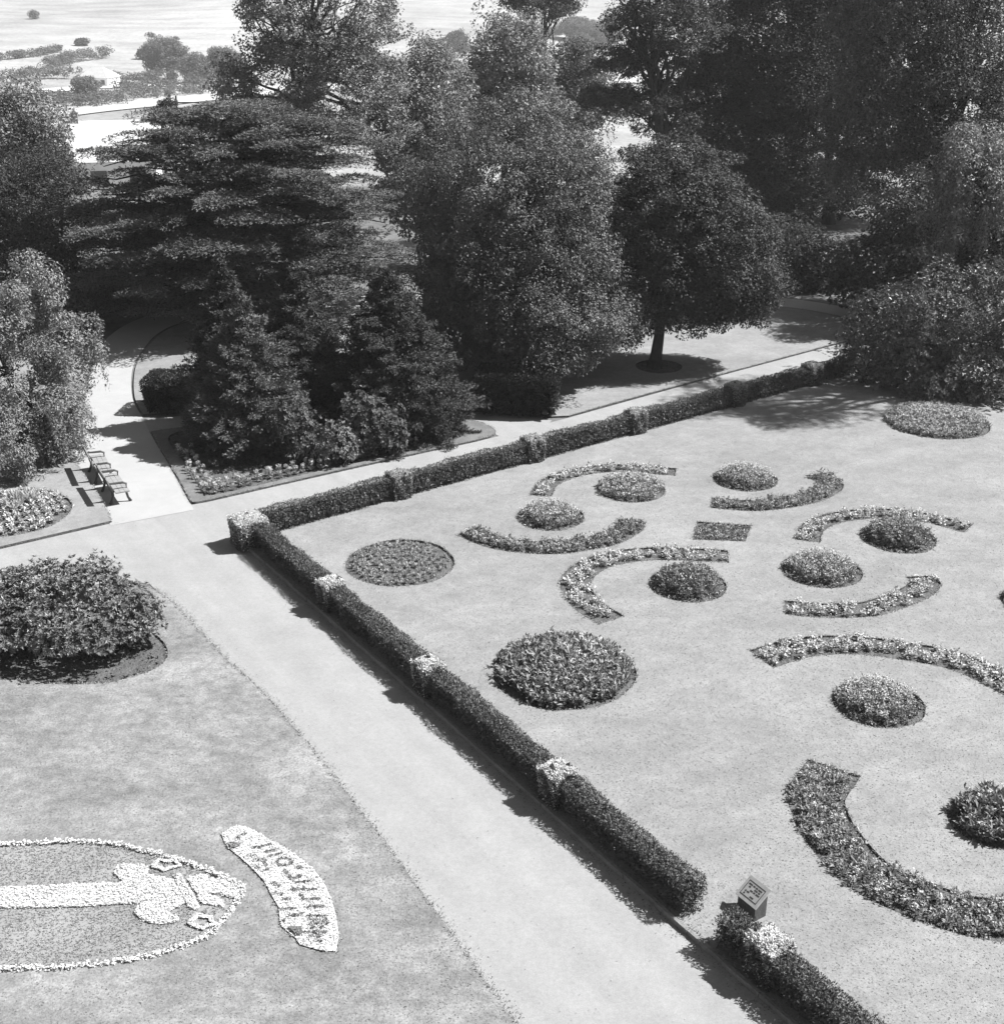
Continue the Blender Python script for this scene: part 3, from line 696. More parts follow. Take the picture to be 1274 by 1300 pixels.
hedge('long clipped hedge along the far side of the lawn, up to the rhododendrons', 'f', .6, 27, HF0, HF1, FARH, far_blocks, .3, 230, False, dens=800)

# clipped variegated blocks standing up out of the hedges
def varieg(a, b, half, h, label, tone='l_varieg'):
    p = K0+dn*a+df*b; base = np.array([*p, ZL-.06])
    root = empty('variegated_shrub', base, label, 'shrub', 'variegated blocks along the hedges')
    e1 = np.array([*dn, 0.0]); e2 = np.array([*df, 0.0]); mb = MB(); md = MB()
    def pts(n, top):
        u = rng.uniform(-1, 1, n); v = rng.uniform(-1, 1, n)
        return u, v
    n = int(5200*half*half/.16); u = rng.uniform(-1, 1, n); v = rng.uniform(-1, 1, n)
    edge = np.maximum(np.abs(u), np.abs(v)); z = h-.12*edge**5-np.abs(rng.normal(0, .03, n))+.02*np.sin(u*5)*np.cos(v*4)
    P = base+e1*(u*half)[:, None]+e2*(v*half)[:, None]+UP*z[:, None]
    mb.leaves(P, unit(rng.normal(size=(n, 3))*[1, 1, .5]+UP*.4), unit(UP+.5*rng.normal(size=(n, 3))), rng.uniform(.03, .055, n), rng.uniform(.022, .036, n))
    for ax_, s_ in ((0, -1), (0, 1), (1, -1), (1, 1)):
        n = int(3000*half*h/.45); t = rng.uniform(-1, 1, n); z = rng.uniform(.03, .95, n)*h; o_ = s_*(half-np.abs(rng.normal(0, .03, n))+.03*np.sin(t*4+z*7))
        uu, vv = (o_, t*half) if ax_ == 0 else (t*half, o_)
        P = base+e1*uu[:, None]+e2*vv[:, None]+UP*z[:, None]; No = (e1 if ax_ == 0 else e2)*s_
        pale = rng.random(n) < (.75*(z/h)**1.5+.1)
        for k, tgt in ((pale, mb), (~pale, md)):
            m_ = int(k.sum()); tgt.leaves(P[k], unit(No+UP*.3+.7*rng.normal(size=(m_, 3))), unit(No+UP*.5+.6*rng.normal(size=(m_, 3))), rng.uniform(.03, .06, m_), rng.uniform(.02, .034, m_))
    n = 300; P = base+e1*rng.uniform(-.7, .7, n)[:, None]*half+e2*rng.uniform(-.7, .7, n)[:, None]*half+UP*rng.uniform(.15, .85, n)[:, None]*h
    md.leaves(P, rdir(n), rdir(n), .25, .16)
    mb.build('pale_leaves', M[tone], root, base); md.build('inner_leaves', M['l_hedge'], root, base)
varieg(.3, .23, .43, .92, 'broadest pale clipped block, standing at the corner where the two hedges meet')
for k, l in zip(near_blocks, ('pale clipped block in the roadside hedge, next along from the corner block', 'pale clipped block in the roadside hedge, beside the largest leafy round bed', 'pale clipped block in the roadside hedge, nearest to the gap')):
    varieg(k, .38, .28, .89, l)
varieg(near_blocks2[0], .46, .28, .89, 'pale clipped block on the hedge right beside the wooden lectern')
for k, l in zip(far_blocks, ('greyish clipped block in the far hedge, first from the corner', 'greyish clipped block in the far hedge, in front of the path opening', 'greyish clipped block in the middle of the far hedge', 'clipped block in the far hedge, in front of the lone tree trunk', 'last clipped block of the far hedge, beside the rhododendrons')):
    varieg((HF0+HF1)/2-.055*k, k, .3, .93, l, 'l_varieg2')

# ------------------------------------------------------------------ trees
def limb_path(p0, p1, sag=.12, k=7, wig=.06):
    p0 = np.asarray(p0, float); p1 = np.asarray(p1, float); L_ = np.linalg.norm(p1-p0); t = np.linspace(0, 1, k)[:, None]
    q = p0+(p1-p0)*t; q = q+UP*(np.sin(t*np.pi)*L_*sag); q[1:-1] += rng.normal(0, L_*wig*.5, (k-2, 3)); return q
def foliage_clump(mb, C, rc, n, L, W, flat=.75, upb=.45, droop=0.0, jitter=.42):
    """leaves on the skins of clumps; C (m,3), rc (m,) radii, n leaves on each"""
    m = len(C); u = rdir(m*n).reshape(m, n, 3); u[..., 2] = u[..., 2]*.85+.15
    f = rng.uniform(.45, 1.05, (m, n, 1))**.5
    P = (C[:, None]+u*f*rc[:, None, None]*np.array([1, 1, flat])).reshape(-1, 3)
    uu = u.reshape(-1, 3); N = unit(uu*.75+UP*upb+rng.normal(size=uu.shape)*jitter)
    A = unit(np.cross(N, rdir(len(N)))+uu*.4-UP*droop)
    s_ = rng.uniform(.7, 1.25, len(P)); mb.leaves(P, A, N, L*s_, W*s_)
def crown_clumps(E, dens, shell=(.62, 1.0), lump=.12, low=-.75):
    """clump centres on the outer skin of a union of ellipsoids E = [(c, r3)]"""
    out = []
    for (c, r) in E:
        area = 4*np.pi*((r[0]*r[1])**1.6/3+(r[0]*r[2])**1.6/3+(r[1]*r[2])**1.6/3)**(1/1.6)
        n = max(8, int(area*dens)); u = rdir(n*2); u = u[u[:, 2] > low][:n]
        f = rng.uniform(*shell, len(u))*(1+lump*np.sin(u[:, 0]*5+c[0])*np.sin(u[:, 2]*6+c[1])+lump*.7*np.sin(u[:, 1]*9+2))
        out.append(c+u*f[:, None]*r)
    P = np.vstack(out); keep = np.ones(len(P), bool)
    for (c, r) in E:                                     # drop what is buried inside another lobe
        d = np.linalg.norm((P-c)/r, axis=1); keep &= d > .5
    return P[keep]
def ell(px, py, rx, ry, Y, ry_depth=None, dy=0.0):
    """crown lobe measured in the photo at depth Y"""
    c = R(px, py, Y+dy); k = ppm(Y+dy, py); kv = k*(cP+ (650-py)/F*sP)
    return (c, np.array([rx/k, (ry_depth or rx)/k, ry/k]))
def tree(label, cat, Y, bx, E, leaf, L, W, dens=1.1, rc=(.5, .95), n=70, name='broadleaf_tree', trunk_r=.22, nlimb=14, flat=.75, upb=.45, droop=0., base_py=None, fork=.35, inner=.6, low=-.75, bark='bark', lean=0.0, group=None, shell=(.62, 1.0), gap=0.0):
    base = R(bx, 400, Y); base[2] = float(terrain(base[0], base[1]))
    root = empty(name, base, label, cat, group)
    C = crown_clumps(E, dens, low=low, shell=shell)
    if gap:
        k = (np.sin(C[:, 0]*1.3+Y)+np.sin(C[:, 2]*1.7+C[:, 1])+np.sin(C[:, 0]*.6-C[:, 2]*.9)) < 3*(1-gap); C = C[k]
    fine = .72; L *= fine; W *= fine; n = int(n*2.3); dens *= .72; rc = (rc[0]*1.05, rc[1]*1.25)
    mb = MB(); r_ = rng.uniform(rc[0], rc[1], len(C)); foliage_clump(mb, C, r_, n, L, W, flat, upb, droop)
    for (c, r) in E:                                     # sparse inner leaves
        m_ = int(np.prod(r)**(2/3)*26*inner); u = rdir(m_)*rng.uniform(.1, .72, (m_, 1)); P = c+u*r
        mb.leaves(P, rdir(m_), rdir(m_), L*3.4, W*3.4)
    mb.build('crown', leaf, root, base)
    top = max(E, key=lambda e: e[0][2]+e[1][2]); cz = np.mean([e[0][2] for e in E]); ht = top[0][2]+top[1][2]*.5-base[2]
    cen = np.mean([e[0] for e in E], axis=0)
    tb_ = MB(); fk = base+np.array([0, 0, ht*fork]); fk[:2] += (cen[:2]-base[:2])*.12
    apex = np.array([top[0][0], top[0][1], base[2]+ht*.95])
    pth = np.vstack([limb_path(base-[0, 0, .1], fk, 0, 5, .02), limb_path(fk, apex, 0, 7, .05)[1:]])
    rr = trunk_r*np.concatenate([[1.45], np.linspace(1.05, .12, len(pth)-1)])
    tb_.tube(pth, rr, 9)
    idx = rng.choice(len(C), min(nlimb, len(C)), replace=False)
    for i in idx:
        f = rng.uniform(0, .75); k0 = 4+f*(len(pth)-6); p0 = pth[int(k0)]; q = limb_path(p0, C[i], rng.uniform(-.02, .12), 7, .07)
        r0 = trunk_r*.5*(1-f*.6); tb_.tube(q, np.linspace(r0, r0*.15, 7), 6)
        for _ in range(3):
            j = np.argmin(np.linalg.norm(C-q[4]-rng.normal(0, 1.2, 3), axis=1)); tb_.tube(limb_path(q[rng.integers(2, 5)], C[j], .05, 5, .07), np.linspace(r0*.4, r0*.08, 5), 5)
    tb_.build('trunk', M[bark], root, base, smooth=True)
    return root

# the dome-shaped tree in the middle and its neighbour
Y1 = 50.5
tree('big dense dome-shaped tree in the middle, its leaves hanging nearly to the ground', 'tree', Y1, 662, [ell(662, 290, 134, 154, Y1), ell(666, 372, 146, 104, Y1), ell(600, 395, 80, 84, Y1, dy=-.8), ell(772, 400, 50, 54, Y1, dy=-.5), ell(690, 400, 105, 70, Y1, dy=-1.6)], M['l_central'], .14, .078, dens=5.4, rc=(.24, .5), n=56, trunk_r=.28, droop=.45, flat=.9, inner=1.6)
Y2 = float(tb[1])
tree('smaller round-headed tree standing alone on a bare trunk right of the dome-shaped tree', 'tree', Y2, 833, [ell(852, 260, 82, 90, Y2), ell(835, 340, 75, 85, Y2), ell(915, 325, 72, 90, Y2), ell(945, 368, 48, 48, Y2), ell(880, 385, 60, 45, Y2)], M['l_two'], .14, .085, dens=4.6, rc=(.24, .5), n=56, trunk_r=.24, fork=.28, droop=.3, inner=1.4)
# behind
Y = 84
tree('tall airy broadleaf tree behind the cedar, its top above the picture', 'tree', Y, 402, [ell(420, 30, 105, 85, Y), ell(350, 110, 72, 70, Y), ell(440, 130, 100, 75, Y), ell(330, 30, 40, 45, Y), ell(400, -50, 80, 60, Y), ell(305, 120, 35, 42, Y)], M['l_airy'], .25, .15, dens=.8, rc=(.4, .85), n=62, trunk_r=.36, nlimb=34, gap=.16, inner=.0, shell=(.3, 1.0))
Y = 88
tree('paler spreading tree with arching limbs, right of the tall airy tree', 'tree', Y, 520, [ell(548, 120, 50, 75, Y), ell(510, 165, 55, 60, Y), ell(565, 180, 40, 50, Y), ell(530, 230, 60, 45, Y)], M['l_pale'], .26, .15, dens=.9, rc=(.5, 1.0), n=60, trunk_r=.24, droop=.3)
Y = 112
tree('round-topped tree beyond the dome-shaped tree', 'tree', Y, 640, [ell(645, 85, 52, 62, Y), ell(610, 130, 38, 50, Y), ell(660, 150, 60, 48, Y), ell(625, 170, 50, 40, Y)], M['l_pale'], .34, .22, dens=.7, rc=(.7, 1.2), n=60, trunk_r=.28)
Y = 116
tree('low broad tree spreading right of the round-topped tree', 'tree', Y, 735, [ell(730, 95, 42, 45, Y), ell(720, 140, 50, 40, Y), ell(765, 130, 30, 30, Y)], M['l_broad'], .34, .2, dens=.75, rc=(.6, 1.1), n=55, trunk_r=.25)
Y = 128
tree('dark pine top rising behind the round-topped tree at the upper edge', 'tree', Y, 694, [ell(690, 0, 38, 30, Y), ell(660, 5, 22, 12, Y), ell(715, 5, 18, 12, Y), ell(690, -40, 30, 30, Y)], M['l_dark'], .3, .16, dens=.8, rc=(.5, .9), n=55, trunk_r=.3, name='pine_tree', flat=.55)
Y = 78
pine_lobes = []
for (x, y, rx, ry) in ((840, 10, 60, 26), (800, 30, 42, 20), (870, 45, 45, 26), (830, 70, 62, 22), (785, 85, 40, 14), (865, 105, 48, 26), (800, 128, 66, 15), (765, 120, 26, 10), (850, 155, 50, 30), (820, -30, 50, 26), (880, 10, 40, 30)):
    pine_lobes.append(ell(x, y, rx, ry, Y, ry_depth=rx*.9, dy=rng.uniform(-2, 2)))
tree('dark pine with layered boughs and open gaps, upper right of centre', 'tree', Y, 832, pine_lobes, M['l_pine'], .22, .1, dens=1.1, rc=(.35, .7), n=60, trunk_r=.34, name='pine_tree', flat=.5, upb=.7, nlimb=22, inner=.5)
Y = 82
tree('huge dark broad-crowned tree at upper right filling the top of the picture', 'tree', Y, 1040, [ell(985, 60, 110, 95, Y), ell(930, 130, 70, 75, Y), ell(1050, 100, 85, 95, Y), ell(960, 200, 80, 60, Y), ell(1080, 10, 80, 80, Y), ell(1010, -40, 100, 60, Y), ell(920, 230, 50, 42, Y), ell(1040, 235, 60, 30, Y), ell(980, 262, 50, 30, Y), ell(900, 280, 40, 30, Y), ell(1140, 200, 50, 36, Y)], M['l_dark'], .19, .11, dens=1.0, rc=(.6, 1.3), n=130, trunk_r=.32, nlimb=18, inner=1.0, fork=.3)
Y = 62
tree('tall broadleaf tree with forked dark limbs in the upper right, second from the edge', 'tree', Y, 1185, [ell(1150, 60, 95, 85, Y), ell(1235, 60, 70, 90, Y), ell(1110, 150, 70, 75, Y), ell(1200, 150, 85, 70, Y), ell(1180, -30, 110, 60, Y), ell(1090, 215, 45, 40, Y), ell(1280, 130, 40, 80, Y)], M['l_broad'], .17, .1, dens=.95, rc=(.5, 1.1), n=120, trunk_r=.42, nlimb=26, gap=.1, inner=.7)
tree('tall tree just beyond the right edge whose dappled shadow falls across the far lawn', 'tree', 48.5, 1500, [(np.array([25.0, 48.5, 17.2]), np.array([3.6, 3.2, 2.6])), (np.array([23.2, 47.5, 15.6]), np.array([2.2, 2.4, 1.6])), (np.array([27, 49, 19.6]), np.array([3.2, 2.6, 2.2])), (np.array([29, 49, 15.5]), np.array([2.6, 2.2, 1.8]))], M['l_broad'], .2, .12, dens=.55, rc=(.3, .7), n=50, trunk_r=.34, gap=.4, fork=.6, inner=0.)
Y = 57.0
def weeping(label, Y, bx, E, leaf, dens, Ls, n_leaf, top_r, name='weeping_tree', L=.15, W=.06, nc=150):
    base = R(bx, 400, Y); base[2] = float(terrain(base[0], base[1])); root = empty(name, base, label, 'tree')
    C = crown_clumps(E, dens, low=-.3, shell=(.8, 1.02)); mb = MB()
    foliage_clump(mb, C, rng.uniform(.7, 1.4, len(C))*top_r, nc, L, W, .8, .5, .6)
    m = len(C); ln = rng.uniform(Ls[0], Ls[1], m)*(1+.0*m); cen = np.mean([e[0] for e in E], axis=0)
    out = unit((C-cen)*[1, 1, 0]); k = 6
    for _ in range(k):
        st = C+rng.normal(0, top_r*.35, (m, 3))-UP*top_r*.3; t = rng.random((m, n_leaf, 1))
        P = st[:, None]+out[:, None]*(.45*t*(1-t*.4))*ln[:, None, None]*.5-UP*(t**1.2)*ln[:, None, None]+rng.normal(0, .06, (m, n_leaf, 3))
        P = P.reshape(-1, 3); P = P[P[:, 2] > .12+terrain(P[:, 0], P[:, 1])]
        nn = len(P); A = unit(rng.normal(size=(nn, 3))*.6-UP*.7); N = unit(rng.normal(size=(nn, 3))*.6+np.column_stack([unit((P-cen)*[1, 1, 0])[:, :2], np.full(nn, .5)]))
        mb.leaves(P, A, N, L*rng.uniform(.7, 1.3, nn), W*rng.uniform(.8, 1.2, nn))
    for (c, r) in E:
        m_ = int(np.prod(r)**(2/3)*40); P = c+rdir(m_)*rng.uniform(.1, .75, (m_, 1))*r; P = P[P[:, 2] > .2+terrain(P[:, 0], P[:, 1])]
        mb.leaves(P, rdir(len(P)), rdir(len(P)), L*3, W*4)
    mb.build('crown', leaf, root, base)
    tb_ = MB(); top = cen+UP*max(e[1][2] for e in E)*.5; tb_.tube(limb_path(base-[0, 0, .1], top, 0, 7, .03), np.linspace(.2, .05, 7), 8)
    for i in rng.choice(m, min(16, m), replace=False): tb_.tube(limb_path(base+(top-base)*rng.uniform(.5, .95), C[i], .25, 7, .05), np.linspace(.07, .012, 7), 5)
    tb_.build('trunk', M['bark'], root, base, smooth=True); return root
weeping('pale weeping tree at the right edge above the rhododendrons', Y, 1240, [ell(1235, 215, 38, 50, Y), ell(1270, 250, 40, 60, Y), ell(1215, 280, 28, 45, Y)], M['l_pale'], .5, (.8, 2.2), 60, .7, L=.16, W=.07, nc=300)
Y = 41.5
weeping('silver-leaved weeping tree at the left edge above the bench', Y, 0, [ell(18, 385, 50, 62, Y), ell(-40, 440, 70, 100, Y), ell(78, 445, 36, 40, Y), ell(40, 500, 52, 52, Y, dy=-1), ell(-10, 545, 70, 60, Y, dy=-1.5), ell(78, 535, 28, 38, Y), ell(30, 575, 66, 40, Y, dy=-1), ell(-50, 590, 60, 45, Y)], M['l_silver'], .34, (.5, 1.15), 110, .62, L=.1, W=.045, nc=520)
Y = 62
tree('dark yew at the left edge behind the silver weeping tree', 'tree', Y, 40, [ell(50, 245, 62, 55, Y), ell(10, 280, 60, 70, Y), ell(80, 300, 50, 55, Y), ell(30, 340, 70, 50, Y), ell(95, 350, 30, 40, Y)], M['l_dark'], .2, .08, dens=1.2, rc=(.4, .8), n=75, name='yew_tree', trunk_r=.3, flat=.6, inner=1.2)
Y = 80
tree('pale broadleaf tree at the left edge beyond the dark yew', 'tree', Y, 20, [ell(35, 150, 48, 42, Y), ell(-10, 170, 50, 55, Y), ell(55, 190, 32, 36, Y), ell(30, 215, 60, 40, Y)], M['l_pale'], .26, .16, dens=.9, rc=(.5, .95), n=60, trunk_r=.25, gap=.1)

# the cedar: tiers of level plates on long arms
def cedar():
    Yc = 60.0; base = R(318, 400, Yc); base[2] = 0.0; k = ppm(Yc, 250)
    root = empty('cedar_tree', base, 'great spreading cedar with flat layered boughs, left of centre', 'tree')
    tb_ = MB(); hT = R(318, 148, Yc)[2]
    tb_.tube(limb_path(base-[0, 0, .2], base+[0.2, 0, hT*.97], 0, 9, .015), np.linspace(.55, .1, 9), 10)
    mb = MB(); tiers = 10; PC = []; PR = []
    for i in range(tiers):
        f = i/(tiers-1); z = .9+f*(hT-1.0); px_y = 385-f*240
        # left and right reach of the outline (photo pixels from the trunk)
        fl = np.interp(f, [0, .15, .35, .6, .8, .95, 1], [190, 235, 250, 225, 195, 178, 120]); fr = np.interp(f, [0, .15, .35, .6, .8, .95, 1], [190, 210, 215, 210, 188, 150, 105])
        na = 15 if f < .95 else 11; a0 = rng.uniform(0, 6.28)
        for j in range(na):
            a = a0+2*np.pi*j/na+rng.normal(0, .12); cx = math.cos(a); reach = (fr if cx > 0 else fl)/k; reach = reach*abs(cx)+(.5*(fl+fr)/k*.92)*(1-abs(cx))
            reach *= rng.uniform(.72, 1.04); zz = z+.24*math.sin(2*a+i*1.9)+.2*math.sin(5*a+i)+rng.normal(0, .06)
            e = base+np.array([math.cos(a)*reach, math.sin(a)*reach, zz+rng.uniform(-.1, .14)])
            s_ = base+np.array([0, 0, max(.6, zz-.06*reach*rng.uniform(.3, 1.2))])
            q = limb_path(s_, e, .03, 8, .03); tb_.tube(q, np.linspace(.13, .02, 8), 5)
            npl = max(3, int(reach*.72))
            for m_ in range(npl):
                t = .22+.8*(m_+rng.uniform(.1, .9))/npl; t = min(t, 1); p = q[0]+(q[-1]-q[0])*t; p = p+np.array([-math.sin(a), math.cos(a), 0])*rng.normal(0, .25+.06*reach*t)
                p[2] = np.interp(t, np.linspace(0, 1, 8), q[:, 2])+rng.normal(.08, .06); PC.append(p); PR.append(rng.uniform(.75, 1.45)*(1 if t < .85 else .8))
    PC = np.array(PC); PR = np.array(PR); m = len(PC); n = 640
    th = rng.uniform(0, 2*np.pi, (m, n)); rr = np.sqrt(rng.random((m, n)))*PR[:, None]*(1+.25*np.sin(th*3+PC[:, :1])); 
    zz = .13*(1-(rr/PR[:, None])**2)*PR[:, None]+rng.normal(0, .03, (m, n))+.05*np.sin(rr*9+th*2)*np.cos(th*7)
    P = PC[:, None]+np.stack([rr*np.cos(th), rr*np.sin(th), zz], -1); P = P.reshape(-1, 3); nn = len(P)
    out = np.stack([np.cos(th), np.sin(th), np.zeros_like(th)], -1).reshape(-1, 3)
    A = unit(out*.7+UP*.15+rng.normal(size=(nn, 3))*[.6, .6, .28]); N = unit(UP+.3*rng.normal(size=(nn, 3)))
    mb.leaves(P, A, N, rng.uniform(.1, .22, nn), rng.uniform(.05, .085, nn))
    mb.build('crown', M['l_cedar'], root, base); tb_.build('trunk', M['bark'], root, base, smooth=True)
cedar()

# narrow conifers on the island bed
def conifer(label, base_px, apex_px, half_px, leaf, n=34000, prof=(0, .5, .85, 1), name='conifer_tree', skirt=.85, rough=.16, L=.12, W=.034):
    b = G(*base_px, ZL-.05); Yc = float(b[1]); top = R(apex_px[0], apex_px[1], Yc); h = top[2]-b[2]; r0 = half_px/ppm(Yc, base_px[1])
    root = empty(name, b, label, 'tree'); mb = MB()
    lean = np.array([top[0]-b[0], 0, 0])
    nb = int(h*75)                                     # boughs
    f = 1-np.sqrt(rng.random(nb)); f = np.clip(f, 0, .985)
    a = rng.uniform(0, 2*np.pi, nb)
    prof_r = np.interp(f, [0, .2, .4, .6, .8, .92, 1], [skirt, 1.0, .82, .58, .33, .15, .02])*r0
    reach = prof_r*rng.uniform(1-rough*1.6, 1+rough, nb)*(1+.09*np.sin(a*3+f*11))
    org = b+lean*f[:, None]+UP*(f*h)[:, None]; od = np.stack([np.cos(a), np.sin(a), np.zeros(nb)], -1)
    k = max(10, n//nb); t = rng.uniform(.25, 1.02, (nb, k))**.75
    drop = (-.12*t+.18*t*t)*reach[:, None]-.1*reach[:, None]*(1-f)[:, None]
    P = org[:, None]+od[:, None]*(t*reach[:, None])[..., None]+UP*drop[..., None]
    side = np.stack([-np.sin(a), np.cos(a), np.zeros(nb)], -1); wid = (.05+.42*(1-t*.7)*np.minimum(reach[:, None], .8))*.55
    P = P+side[:, None]*(rng.normal(size=(nb, k))*wid)[..., None]+UP*rng.normal(0, .05, (nb, k))[..., None]
    odk = np.repeat(od[:, None], k, 1).reshape(-1, 3); P = P.reshape(-1, 3); P[:, 2] = np.maximum(P[:, 2], b[2]+.06); m = len(P)
    A = unit(odk*.75+UP*.2+rng.normal(size=(m, 3))*.5); N = unit(UP*.9+odk*.45+rng.normal(size=(m, 3))*.45)
    mb.leaves(P, A, N, L*rng.uniform(.7, 1.4, m), W*rng.uniform(.8, 1.4, m))
    m = 14000; ff = 1-np.sqrt(rng.random(m)); aa = rng.uniform(0, 6.28, m); rr = np.interp(ff, [0, .2, .4, .6, .8, .92, 1], [skirt, 1, .82, .58, .33, .15, .02])*r0*.7*np.sqrt(rng.random(m))
    P = b+lean*ff[:, None]+np.stack([np.cos(aa)*rr, np.sin(aa)*rr, ff*h], -1); mb.leaves(P, rdir(m), rdir(m), .15, .09)
    mb.build('crown', leaf, root, b)
    tb_ = MB(); tb_.tube([b-[0, 0, .1], b+lean*.5+UP*h*.5, b+lean+UP*h*.98], [.13, .08, .015], 7); tb_.build('trunk', M['bark'], root, b, smooth=True)
    return root
conifer('slender conifer rising just behind the front bushy conifer, its tip highest on the left', (292, 542), (280, 320), 62, M['l_conif'], 80000)
conifer('bushy conifer at the left front corner of the island bed, broad at its foot', (322, 566), (305, 368), 78, M['l_conif2'], 110000, skirt=.95)
conifer('middle conifer of the island bed, half hidden behind its neighbours', (388, 535), (374, 330), 74, M['l_conif'], 80000)
conifer('broad dark conifer at the right of the island bed, boughs sweeping to the ground', (512, 543), (484, 336), 96, M['l_conif'], 120000, skirt=.97)

# ------------------------------------------------------------------ shrubs with leaf rosettes
def shrub(label, Y, E, leaf, dens=9, L=.14, W=.05, name='shrub', nl=8, group=None, ros=1, core=1.0, low=-.35, base=None, cat='shrub', tilt=(.1, 1.1), lump=.24):
    zb = None; cx = np.mean([e[0][0] for e in E]); base = np.array([cx, np.mean([e[0][1] for e in E]), 0.0]); base[2] = float(terrain(base[0], base[1]))+.02
    root = empty(name, base, label, cat, group); mb = MB()
    C = []; Nn = []
    for (c, r) in E:
        area = 4*np.pi*np.prod(r)**(2/3); n = int(area*dens); u = rdir(n); u = u[u[:, 2] > low]
        f = rng.uniform(.8, 1.03, len(u))*(1+lump*np.sin(u[:, 0]*7+c[0]*3)*np.sin(u[:, 1]*6+c[1])+lump*np.sin(u[:, 2]*8+c[0])*.6)
        C.append(c+u*f[:, None]*r); Nn.append(unit(u/r))
    C = np.vstack(C); Nn = np.vstack(Nn); keep = C[:, 2] > base[2]+.08
    for (c, r) in E: keep &= np.linalg.norm((C-c)/r, axis=1) > .7
    C, Nn = C[keep], unit(Nn[keep]+UP*.5); n = len(C)
    ref = unit(np.cross(Nn, rdir(n))); bi = np.cross(Nn, ref)
    az = np.linspace(0, 2*np.pi, nl, endpoint=False)[None]+rng.uniform(0, 6, (n, 1)); el = rng.uniform(tilt[0], tilt[1], (n, nl))
    A = (ref[:, None]*np.cos(az)[..., None]+bi[:, None]*np.sin(az)[..., None])*np.cos(el)[..., None]+Nn[:, None]*np.sin(el)[..., None]
    A = A.reshape(-1, 3); P = np.repeat(C, nl, 0); N = unit(np.repeat(Nn, nl, 0)+.25*rng.normal(size=A.shape)); s_ = rng.uniform(.7, 1.25, len(P))
    mb.leaves(P, A, N, L*s_, W*s_)
    for (c, r) in E:                                     # inner leaves
        m_ = int(np.prod(r)**(2/3)*260*core); P = c+rdir(m_)*rng.uniform(.45, .86, (m_, 1))*r; P = P[P[:, 2] > base[2]+.1]
        mb.leaves(P, rdir(len(P)), rdir(len(P)), L*1.6, W*2.2)
    mb.build('foliage', leaf, root, base)
    tb_ = MB()
    for (c, r) in E:
        for _ in range(5):
            e = c+rdir(1)[0]*r*.7; e[2] = max(e[2], c[2]); tb_.tube(limb_path([c[0]+rng.normal(0, .15), c[1]+rng.normal(0, .15), base[2]-.05], e, .03, 5, .06), np.linspace(.035, .01, 5), 5)
    tb_.build('stems', M['bark'], root, base); return root
def lob(px, py, rx, ry, Y, dep=None): return ell(px, py, rx, ry, Y, ry_depth=dep)
Yb = float(G(100, 822)[1])
shrub('glossy broad-leaved bush on bare soil at the left edge beside the road junction', Yb, [lob(58, 752, 52, 34, Yb+.5), lob(112, 746, 46, 34, Yb+.4), lob(152, 776, 44, 38, Yb), lob(40, 785, 62, 36, Yb-.1), lob(98, 792, 64, 32, Yb-.5), lob(180, 788, 26, 32, Yb-.1), lob(-30, 768, 70, 38, Yb+.3), lob(0, 800, 50, 26, Yb-.4), lob(135, 803, 38, 22, Yb-.6)], M['l_bush'], dens=95, L=.1, W=.04, name='evergreen_bush', core=2.0, lump=.2)
Yr = 49.5
shrub('leftmost rhododendron mound beside the end of the far hedge', Yr, [lob(1130, 420, 55, 55, Yr+1), lob(1100, 455, 36, 38, Yr), lob(1150, 460, 60, 45, Yr-.3)], M['l_rhodo'], dens=42, L=.13, W=.05, name='rhododendron_bush')
shrub('tall rhododendron mound behind, with pale sunlit tips, above the far right bed', Yr+3, [lob(1200, 390, 70, 48, Yr+4), lob(1265, 390, 55, 55, Yr+4), lob(1190, 430, 60, 50, Yr+2)], M['l_rhodo'], dens=40, L=.13, W=.05, name='rhododendron_bush')
shrub('rhododendron mound at the right edge just behind the far right bed', Yr-1, [lob(1230, 470, 60, 55, Yr-1), lob(1285, 455, 50, 60, Yr-1), lob(1180, 490, 55, 38, Yr-1.2), lob(1265, 500, 55, 35, Yr-1.8)], M['l_rhodo'], dens=42, L=.13, W=.05, name='rhododendron_bush')
for (x, y, rx, ry, Y, l) in ((1120, 345, 60, 48, 60, 'dark rounded shrub behind the leftmost rhododendron'), (1035, 340, 55, 46, 66, 'dark shrub at the back, beyond the far end of the curving path'), (985, 320, 50, 48, 72, 'dark shrub at the back, right of the small round-headed tree'), (1190, 320, 55, 45, 62, 'dark shrub under the pale weeping tree'), (1255, 330, 45, 50, 58, 'dark shrub at the right edge under the pale weeping tree'), (935, 285, 60, 40, 86, 'deep shaded shrub behind the lone round-headed tree'), (1010, 275, 55, 36, 92, 'deep shaded shrub at the foot of the huge dark broad-crowned tree'), (1170, 270, 60, 45, 76, 'deep shaded shrub right of the bright gap under the trees'), (1235, 290, 60, 50, 72, 'deep shaded shrub behind the pale weeping tree'), (1065, 285, 40, 24, 84, 'low shaded shrub just below the bright gap under the trees'), (890, 250, 40, 40, 96, 'deep shaded shrub between the lone tree and the dark pine'), (1040, 235, 40, 28, 104, 'farthest dark shrub left of the bright gap under the trees')):
    shrub(l, Y, [lob(x, y, rx, ry, Y), lob(x-20, y+20, rx*.8, ry*.8, Y-.5), lob(x+25, y+15, rx*.7, ry*.8, Y-.3)], M['l_dark'], dens=34, L=.15, W=.065, name='dark_shrub')
